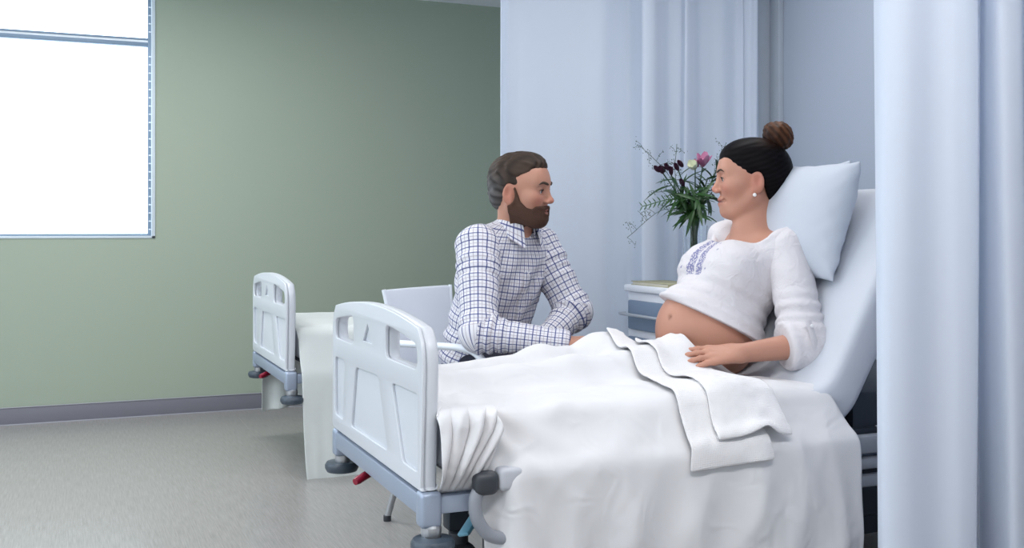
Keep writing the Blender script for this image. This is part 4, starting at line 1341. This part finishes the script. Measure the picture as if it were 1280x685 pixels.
# sleeve tab and its button
tb = [weL+V(-.030, -.058, .075), weL+V(-.026, -.068, .050), weL+V(-.020, -.072, .022), weL+V(-.012, -.070, -.004)]
tube('sleeve_tab', spline(tb, 4), .009, M_blouse, woman, 8, flat=(.35, 1.2))
lathe('button', [(.005, 0), (.0055, .0015), (.004, .003)], weL+V(-.028, -.073, .062), M_button, woman, 12, axis=(-.4, -.85, .2))
SH = SDF()
for a, b, c in wh: SH.chain([a, a+(b-a)*.7], [.071, .055], .03)
SH.ell(wPEL-spn*.05, (.178, .118, .11), WR, .05)
SH.post.append(lambda P, d: smax(d, (P-V(1.62, 2.72, .70))@unit(V(.65, 0, .76)), .01))
sdf_obj('leggings', SH, .009, M_trous, woman, sm=1)
def hair_woman():
    S = SDF(); F = HW; k = F.k
    S.ell(F(0, -.016, .046), V(.0815, .104, .090)*k, F.R, .02)
    S.ell(F(0, -.055, .005), V(.066, .062, .075)*k, F.R, .04*k)
    S.ell(F(0, .022, .080), V(.064, .069, .048)*k, F.R, .025*k)
    def post(P, d):
        p = F.loc(P); x = np.abs(p[:, 0])
        yh = np.interp(p[:, 2], [-.12, -.085, -.055, -.03, -.005, .012, .022, .04, .062, .085, .11, .14],
                       [-.08, -.062, -.046, -.036, -.028, .022, .040, .058, .100, .13, .13, .13])
        g = np.sin(p[:, 2]*300+80*p[:, 1]+30*np.sin(x*30))*.0004+wob(p*V(2, 1, 3), 60, 4)*.0006
        s = d/k-g
        s = smax(s, p[:, 1]-yh, .006)
        s = smax(s, -.092-p[:, 2]-.25*(p[:, 1]+.06), .010)
        ear = np.sqrt(((x-.082)/.03)**2+((p[:, 1]+.010)/.020)**2+((p[:, 2]+.006)/.033)**2)
        s = smax(s, (1-ear)*.02, .004)
        return s*k
    S.post.append(post)
    def tint(P):
        p = F.loc(P)
        st = .5+.5*np.sin(p[:, 2]*420+120*p[:, 1]+6*np.sin(p[:, 0]*40))
        b = np.clip((p[:, 2]-.09)/.05, 0, 1)*np.clip((.0-p[:, 1])/.06, 0, 1)
        return V(.0045, .0036, .0045)*(.6+.8*st[:, None])+b[:, None]*V(.03, .012, .005)
    sdf_obj('hair', S, .0026, M_hairw, woman, tint=tint, sm=3)
    B = SDF(); c = F(0, -.082, .138)
    ax = unit(F.R@V(0, -.62, .78))
    R = np.stack([F.R[:, 0], np.cross(ax, F.R[:, 0]), ax], 1)
    r = np.random.RandomState(4)
    for i in range(9):                                            # coiled strands
        a = i*2*PI/9
        q = []
        for t in np.linspace(0, 1, 7):
            th = a+t*3.2
            rad = .034*math.sin(.35+t*2.5)+.004
            q.append(c+R@V(rad*math.cos(th), rad*math.sin(th), -.026+.058*t)*k)
        B.chain(q, [.0125]*7, .006)
    B.ell(c, V(.030, .030, .026)*k, R, .01)
    B.ell(c-ax*.022, V(.026, .026, .02)*k, R, .02)
    B.post.append(lambda P, d: d-.0009*np.sin(((P-c)@R)[:, 2]*520+5*np.arctan2(((P-c)@R)[:, 1], ((P-c)@R)[:, 0])))
    def bt(P):
        l = (P-c)@R
        st = .5+.5*np.sin(l[:, 2]*330+4*np.arctan2(l[:, 1], l[:, 0]))
        hi = np.clip((l[:, 2]+.03)/.06, 0, 1)
        return (V(.022, .008, .004)+hi[:, None]*V(.055, .020, .006))*(.55+.9*st[:, None])
    sdf_obj('hair_bun', B, .0030, M_bun, woman, tint=bt, sm=1)
    for i in range(5):                                            # loose strands at the nape
        x0 = -.05+.014*i
        p = [F(x0, -.052-.006*i, -.075), F(x0-.006, -.045-.01*i, -.11), F(x0-.004, -.05-.012*i, -.145-.004*i)]
        tube('loose_strand', spline(p, 6), .0011, M_hairw, woman, 5)
hair_woman()

# ================================================================== BEDDING
def legs_sd(P):
    d = SDFL.ev(P)
    return d
SDFL = SDF()
for a, b, c in wh:
    SDFL.chain([a, b, c], [.073, .050, .036], .03); SDFL.cap(c, c+V(-.05, 0, .035), .033, .026, .03)
SDFL.ell(wPEL+V(.02, 0, -.03), V(.17, .10, .10), WR, .04)
SDFL.ell(wBEL, V(.158, .174, .156), WR, .03)
SDFL.cap(V(1.50, 2.84, .655), V(1.50, 2.70, .645), .068, .05, .05)
def bed_sd(P):
    d = sd_box(P, (.79, 2.27, .45), (1.92, 3.11, .622), .035)
    d = np.minimum(d, sd_box(P, (.93, 2.196, .30), (2.2, 2.28, .505), .012))
    q = P-V(1.90, 2.70, .60); c_, s_ = math.cos(math.radians(60)), math.sin(math.radians(60))
    x = q[:, 0]*c_+q[:, 2]*s_; z = -q[:, 0]*s_+q[:, 2]*c_
    d = np.minimum(d, sd_box(np.stack([x, q[:, 1], z], 1), (-.02, -.43, -.10), (.68, .41, .0), .03))
    d = np.minimum(d, P[:, 0]-.772)
    return d
def near_collide(P):
    return smin(bed_sd(P), legs_sd(P), .03)
def make_blanket():
    nu, nv = 74, 112
    u = np.linspace(0, 1, nu)[:, None]; yv = np.linspace(1.755, 3.33, nv)[None, :]
    xmin = np.interp(yv, [1.7, 2.1, 2.3, 2.5, 3.5], [.885, .880, .84, .805, .80])
    xmax = np.interp(yv, [1.7, 2.15, 2.35, 2.50, 2.63, 2.75, 2.95, 3.2, 3.5], [1.93, 1.95, 1.90, 1.84, 1.66, 1.56, 1.515, 1.53, 1.58])
    X = xmin+(xmax-xmin)*u
    Y = np.broadcast_to(yv, X.shape)
    P = np.stack([X, Y, np.full(X.shape, .90)], -1)
    # the drops start folded down so that they fall beside the bed
    dn = np.clip(2.27-Y, 0, 9); df = np.clip(Y-3.10, 0, 9)
    rest = np.ones((nu, nv))
    rest += .075*np.clip(dn/.45, 0, 1)+.03*np.clip(df/.3, 0, 1)
    P0 = P.copy()
    P0[..., 2] += .006*np.sin(X*31+Y*11)+.004*np.sin(X*57-Y*23)
    return drape(P0, rest, near_collide, steps=150, iters=10, bend=.06, thick=.008, fric=.9)
BLK = make_blanket()
def blanket_folds(P):
    """hanging folds under the mattress edge and creases fanning out of the gathered foot corner"""
    du = np.gradient(P, axis=0); dv = np.gradient(P, axis=1)
    N = np.cross(du, dv); N /= np.linalg.norm(N, axis=-1, keepdims=True)+1e-9
    x, y, z = P[..., 0], P[..., 1], P[..., 2]
    drop = np.clip((.60-z)/.30, 0, 1)*(y < 2.4)
    rg = lambda t: 1-np.abs(np.sin(PI*t))*2
    h = .009*drop**.7*rg(4.1*x+.5*z+.25*np.sin(9*x))+.006*drop*rg(7.3*x-.9*z+.4*np.sin(7*z+5*x))
    dx, dy = x-.80, (.66-z)+.6*np.clip(y-2.25, 0, 1)
    rr_ = np.hypot(dx, dy+.03); th = np.arctan2(dy+.03, dx+1e-6)
    h = h+.010*np.exp(-(rr_/.30)**2)*np.clip(rr_/.08, 0, 1)*rg(3.6*th+.6*rr_)*(y < 2.6)
    top = np.clip((z-.60)/.03, 0, 1)
    h = h+.0045*top*rg(3.2*x-2.1*y+.35*np.sin(8*x+5*y))+.003*top*rg(2.3*x+5.1*y+.5*np.sin(9*x))
    h = h+.014*drop
    return P+N*h[..., None]*np.sign(N[..., 2].mean())
BLS = blanket_folds(crease(BLK, .010, 5, 1.0, .45))
o = grid_obj('blanket', BLS, M_sheet, thick=.005, sub=1)
tag(o, 'white cotton blanket covering the woman\'s legs and hanging down the near side of the bed', 'blanket')
class HF:
    """height over the draped blanket, for the folded throw lying on it"""
    def __init__(s, G): 
        s.p = G.reshape(-1, 3)
        nx, ny = 90, 90
        s.x0, s.y0, s.h = 1.25, 2.02, .0125
        Z = np.full((nx, ny), .30)
        F = G
        for _ in range(2):
            F2 = np.zeros((F.shape[0]*2-1, F.shape[1]*2-1, 3)); F2[::2, ::2] = F
            F2[1::2, ::2] = (F[:-1]+F[1:])/2; F2[:, 1::2] = (F2[:, :-1:2]+F2[:, 2::2])/2
            F = F2
        q = F.reshape(-1, 3)
        i = np.round((q[:, 0]-s.x0)/s.h).astype(int); j = np.round((q[:, 1]-s.y0)/s.h).astype(int)
        m = (i >= 0) & (i < nx) & (j >= 0) & (j < ny)
        np.maximum.at(Z, (i[m], j[m]), q[m][:, 2])
        s.Z = Z
    def __call__(s, P):
        fx = np.clip((P[:, 0]-s.x0)/s.h, 0, s.Z.shape[0]-1.01); fy = np.clip((P[:, 1]-s.y0)/s.h, 0, s.Z.shape[1]-1.01)
        i = fx.astype(int); j = fy.astype(int); a = fx-i; b = fy-j
        Z = s.Z
        z = Z[i, j]*(1-a)*(1-b)+Z[i+1, j]*a*(1-b)+Z[i, j+1]*(1-a)*b+Z[i+1, j+1]*a*b
        gx = (Z[i+1, j]-Z[i, j])/s.h; gy = (Z[i, j+1]-Z[i, j])/s.h
        return (P[:, 2]-z)/np.sqrt(1+np.minimum(gx*gx+gy*gy, 30))
hf = HF(BLS)
def throw_layer(x0, x1, y0, y1, skew, lift, nx, ny):
    u = np.linspace(0, 1, nx)[:, None]; y = np.linspace(y0, y1, ny)[None, :]
    xa = np.interp(y, [2.07, 2.93], x0); xb = np.interp(y, [2.07, 2.45, 2.93], x1)
    X = xa+(xb-xa)*u+skew*np.sin((y-2.07)*5)
    P0 = np.stack([X, np.broadcast_to(y, X.shape), np.full(X.shape, .93)], -1)
    P0[..., 2] += .006*np.sin(X*40+P0[..., 1]*17)
    return crease(drape(P0, np.ones((nx, ny)), lambda P: np.minimum(hf(P), bed_sd(P)-.008)-lift, steps=110, iters=10, bend=.25, thick=.009, fric=.9), .006, int(lift*1000), .6, 1)
thr = thing('folded_throw', (1.56, 2.55, .66), 'folded white waffle throw laid across the woman\'s lap, its end hanging over the bed edge', 'throw')
grid_obj('under_layer', throw_layer((1.39, 1.51), (1.64, 1.59, 1.60), 2.07, 2.93, -.01, .006, 18, 60), M_throw, thr, thick=.006, sub=1)
grid_obj('top_layer', throw_layer((1.46, 1.555), (1.71, 1.655, 1.635), 2.115, 2.91, .01, .018, 20, 56), M_throw, thr, thick=.006, sub=1)
# gathered sheet tucked at the near foot corner
def gathered():
    nu, nv = 70, 60                       # u: along the bed, v: down the drop
    G = np.zeros((nu, nv, 3))
    for i, u in enumerate(np.linspace(0, 1, nu)):
        top = V(.785+.145*u, 2.33-.015*u, .645-.012*u); mid = V(.764+.146*u, 2.222, .585); low = V(.764+.116*u, 2.220+.01*u, .505); bot = V(.785+.10*u, 2.285, .442)
        G[i] = np.array([np.array(p) for p in spline([top, V(*mid)+V(0, .022, .045), mid, low, bot], 15)])[:nv]
    U, W_ = np.meshgrid(np.linspace(0, 1, nu), np.linspace(0, 1, nv), indexing='ij')
    ph = 4.6*(U+.5*W_)+.35*np.sin(5*W_+4*U)
    r = np.abs(np.sin(PI*ph))
    fold = .026*(r**.7-.35)*np.sin(PI*np.clip(W_*1.02, 0, 1))**.5+.007*np.sin(17*U+9*W_)*np.sin(PI*W_)
    G[..., 1] -= fold
    return G
o = grid_obj('bunched_sheet', gathered(), M_sheet, thick=.005, sub=1)
tag(o, 'bunched white bedsheet tucked at the near foot corner behind the footboard', 'sheet')
# far bed sheet
def far_collide(P):
    d = np.minimum(sd_box(P, (.89, 4.45, .45), (2.95, 5.27, .63), .03), sd_box(P, (.87, 4.405, .35), (2.95, 5.315, .46), .02))
    return np.minimum(d, P[:, 0]-.882)
def far_sheet():
    nu, nv = 52, 92
    u = np.linspace(0, 1, nu)[:, None]; yv = np.linspace(3.885, 5.66, nv)[None, :]
    xm = np.interp(yv, [3.885, 4.40, 5.3, 5.66], [.945, .889, .889, .80])
    X = xm+(2.3-xm)*u
    Y = np.broadcast_to(yv, X.shape)
    P0 = np.stack([X, Y, np.full(X.shape, .85)], -1)
    P0[..., 2] += .006*np.sin(X*21+Y*9)
    rest = 1+.06*np.clip((4.45-Y)/.5, 0, 1)+.05*np.clip((Y-5.27)/.3, 0, 1)
    return crease(drape(P0, rest, far_collide, steps=150, iters=9, bend=.10, thick=.008, fric=.9), .006, 9, 1, .4)
o = grid_obj('bed_sheet', far_sheet(), M_pale, thick=.004, sub=1)
tag(o, 'pale sheet spread over the far bed with its corner hanging almost to the floor', 'sheet')
# ================================================================== FLOWERS
VX, VY, VZ = 2.33, 3.60, .828
vz = thing('vase', (VX, VY, VZ), 'clear glass vase of flowers on the bedside cabinet behind the woman', 'vase')
prof = [(.040, 0), (.044, .01), (.047, .12), (.050, .245), (.0475, .245), (.0445, .12), (.041, .014), (.02, .012)]
lathe('glass_wall', prof, (VX, VY, VZ), M_glass, vz, 28)
rs = np.random.RandomState(12)
def leaf_mesh(L, w, bend, name='leaf', nseg=6):
    vs, fs = [], []
    for i in range(nseg+1):
        t = i/nseg
        ww = w*math.sin(PI*min(1, t*.92+.06))**.8*(1-.25*t)
        y = L*t; z = -bend*L*t*t
        vs += [(-ww/2, y, z+ww*.18), (0, y, z), (ww/2, y, z+ww*.18)]
    for i in range(nseg):
        a = i*3
        fs += [(a, a+1, a+4, a+3), (a+1, a+2, a+5, a+4)]
    me = bpy.data.meshes.new(name); me.from_pydata(vs, [], fs); me.update(); smooth(me)
    return me
LEAVES = [leaf_mesh(.085, .017, .25), leaf_mesh(.11, .020, .4), leaf_mesh(.065, .016, .15)]
for me in LEAVES: me.materials.append(M_green)
def inst(name, me, pos, direction, upv, root, sc=1.0):
    o = bpy.data.objects.new(name, me); C.objects.link(o)
    d = Vector(direction).normalized(); s = d.cross(Vector(upv))
    s = s.normalized() if s.length > 1e-4 else Vector((1, 0, 0))
    u = s.cross(d)
    M = Matrix(((s.x, d.x, u.x, pos[0]), (s.y, d.y, u.y, pos[1]), (s.z, d.z, u.z, pos[2]), (0, 0, 0, 1))) @ Matrix.Scale(sc, 4)
    o.parent = root; o.matrix_parent_inverse = Matrix.Translation(-Vector(root.location)); o.matrix_basis = M
    return o
def petal_mesh(L, w, cup, m, name='petal'):
    vs, fs = [], []; n = 6
    for i in range(n+1):
        t = i/n
        ww = w*(math.sin(PI*min(.97, .08+t*.86))**.7)
        for q in (-1, -.5, 0, .5, 1):
            vs.append((q*ww/2, L*t*math.cos(cup*t), L*t*math.sin(cup*t)+abs(q)*ww*.22))
    for i in range(n):
        for k in range(4):
            a = i*5+k; fs.append((a, a+1, a+6, a+5))
    me = bpy.data.meshes.new(name); me.from_pydata(vs, [], fs); me.update(); smooth(me); me.materials.append(m)
    return me
P_pink = petal_mesh(.046, .026, .5, M_pink); P_pinkd = petal_mesh(.040, .018, .3, M_pinkd); P_cream = petal_mesh(.040, .026, .5, M_cream)
P_pur = petal_mesh(.034, .018, .25, M_purple)
def stem_to(name, label, cat, tip, mid=None, r=.0024, leaves=0, group=None, m=M_green, lsc=1.0, l0=.35):
    base = V(VX+rs.uniform(-.02, .02), VY+rs.uniform(-.02, .02), VZ+.02)
    neck = V(VX+(tip[0]-VX)*.12, VY+(tip[1]-VY)*.12, VZ+.25)
    neck[:2] = V(VX, VY)+np.clip(neck[:2]-V(VX, VY), -.026, .026)
    root = thing(name, (VX, VY, VZ+.02), label, cat, group)
    pts = spline([base, neck, mid if mid is not None else (neck+tip)/2+V(0, 0, .02), tip], 8)
    tube('stem', pts, r, m, root, 6)
    for i in range(leaves):
        k = int(len(pts)*(l0+(.95-l0)*(i+.5)/leaves)); p = pts[min(k, len(pts)-2)]
        t = unit(pts[min(k+1, len(pts)-1)]-p)
        a = rs.uniform(0, 2*PI); s = unit(np.cross(t, (math.cos(a), math.sin(a), .3)))
        inst('leaf', LEAVES[rs.randint(3)], p, t*.45+s*.9, t, root, lsc*rs.uniform(.75, 1.15))
    return root, pts
def bloom(root, p, d, pet, n, sc=1.0, pet2=None, openn=.55, name='petal'):
    d = unit(d); a = unit(np.cross(d, (.3, .2, 1))); b = np.cross(d, a)
    for i in range(n):
        th = 2*PI*i/n+.3
        o = math.cos(th)*a+math.sin(th)*b
        inst(name, pet2 if pet2 and i % 2 else pet, p, d*(1-openn)+o*openn, d, root, sc*(1 if i % 2 else .92))
def fp(px, py, Y=3.60): return at(px, py, Y)
fg = 'flower stems in the glass vase'
r, p = stem_to('pink_flower', 'pink lily-like flower at the top of the bouquet in the vase', 'flower', fp(878, 209, 3.56), leaves=5, group=fg)
bloom(r, p[-1], (-.15, -.35, .9), P_pink, 6, 1.5, P_pinkd, .58)
bloom(r, p[-1]+V(-.02, 0, .0), (-.6, -.2, .7), P_pink, 6, .9, P_pinkd, .45)
r, p = stem_to('cream_flower', 'cream flower just left of the pink one in the vase', 'flower', fp(869, 212, 3.54), leaves=4, group=fg)
bloom(r, p[-1], (-.6, -.35, .55), P_cream, 6, 1.15, None, .6)
for (px, py, lb, nb) in ((829, 217, 'plum-coloured flower at the far left of the bouquet', 3), (848, 213, 'tall plum-coloured flower in the middle of the bouquet', 2), (839, 219, 'dark plum bud between two plum flowers in the vase', 2), (855, 233, 'low plum-coloured bud nestling among the dark leaves', 1)):
    r, p = stem_to('plum_flower', lb, 'flower', fp(px, py, 3.58), leaves=4, group=fg, l0=.45)
    for q in range(nb):
        off = V(rs.uniform(-.022, .022), rs.uniform(-.012, .012), rs.uniform(-.016, .016))*(q > 0)
        bloom(r, p[-1]+off, (rs.uniform(-.9, -.1), -.3, rs.uniform(.3, .9)), P_pur, 6, 1.1, None, .34)
# leafy stems
for i, (px, py, Y) in enumerate([(862, 240, 3.55), (850, 248, 3.57), (876, 232, 3.58), (885, 222, 3.6), (868, 262, 3.53), (880, 255, 3.55), (890, 240, 3.62), (857, 262, 3.56), (899, 205, 3.60), (843, 240, 3.60), (872, 248, 3.5)]):
    stem_to('leafy_stem', 'dark green leafy stem among the flowers in the glass vase', 'foliage', fp(px, py, Y), leaves=13, group='leafy stems in the glass vase', lsc=.95, l0=.42)
# fern frond reaching left
r, p = stem_to('fern_frond', 'light green fern frond reaching left out of the vase', 'foliage', fp(803, 258, 3.56), mid=fp(845, 250, 3.57), r=.0018, m=M_green2)
LF = leaf_mesh(.03, .007, .1, 'frond_leaflet', 3); LF.materials.append(M_green2)
for i, q in enumerate(p[14:]):
    t = unit(p[min(15+i, len(p)-1)]-p[min(14+i, len(p)-2)] + 1e-6)
    for s in (-1, 1):
        inst('frond_leaflet', LF, q, t*.6+V(-.1, -.2, s)*.8, (0, -1, .2), r, 1.1-.03*i)
# airy grey-green sprigs: twigs and their buds
def sprig(label, tip, mid, nb, ln, seed):
    q = np.random.RandomState(seed)
    r, p = stem_to('airy_sprig', label, 'foliage', tip, mid=mid, r=.0012, m=M_sprig)
    V_, F_ = [], []
    bm = bmesh.new()
    for i in range(nb):
        k = int(len(p)*(.58+.42*i/nb)); k = min(k, len(p)-1)
        a = p[k]; d = unit(V(q.uniform(-1, .5), q.uniform(-.3, .3), q.uniform(-.3, 1)))
        e = a+d*ln*q.uniform(.5, 1.1)
        pts = [a, (a+e)/2+V(0, 0, .006), e]
        vs, fs = tube_mesh(pts, .0008, 4)
        n0 = len(V_); V_ += vs; F_ += [tuple(x+n0 for x in f) for f in fs]
        for j in range(7):
            t = .3+.7*j/6
            c = a+(e-a)*t+q.normal(size=3)*.0065
            rr_ = bmesh.ops.create_icosphere(bm, subdivisions=1, radius=q.uniform(.0014, .0027))
            for v in rr_['verts']: v.co = v.co+Vector(c)
    mesh_from('twigs', V_, F_, M_sprig, r)
    b = bm_obj('buds', bm, M_sprig, r); b['kind'] = 'stuff'
sprig('airy grey-green sprig arching up to the left out of the vase', fp(801, 183, 3.57), fp(838, 222, 3.58), 11, .055, 1)
sprig('airy grey-green sprig standing upright above the plum flowers', fp(846, 180, 3.6), fp(845, 225, 3.6), 8, .05, 2)
sprig('long airy sprig drooping far left and down from the vase', fp(784, 297, 3.54), fp(830, 262, 3.55), 13, .05, 3)
sprig('airy sprig rising behind the woman\'s forehead from the vase', fp(908, 178, 3.62), fp(893, 215, 3.62), 5, .045, 4)
sprig('airy sprig hanging among the plum flowers at the left of the vase', fp(817, 240, 3.58), fp(842, 243, 3.58), 8, .05, 5)
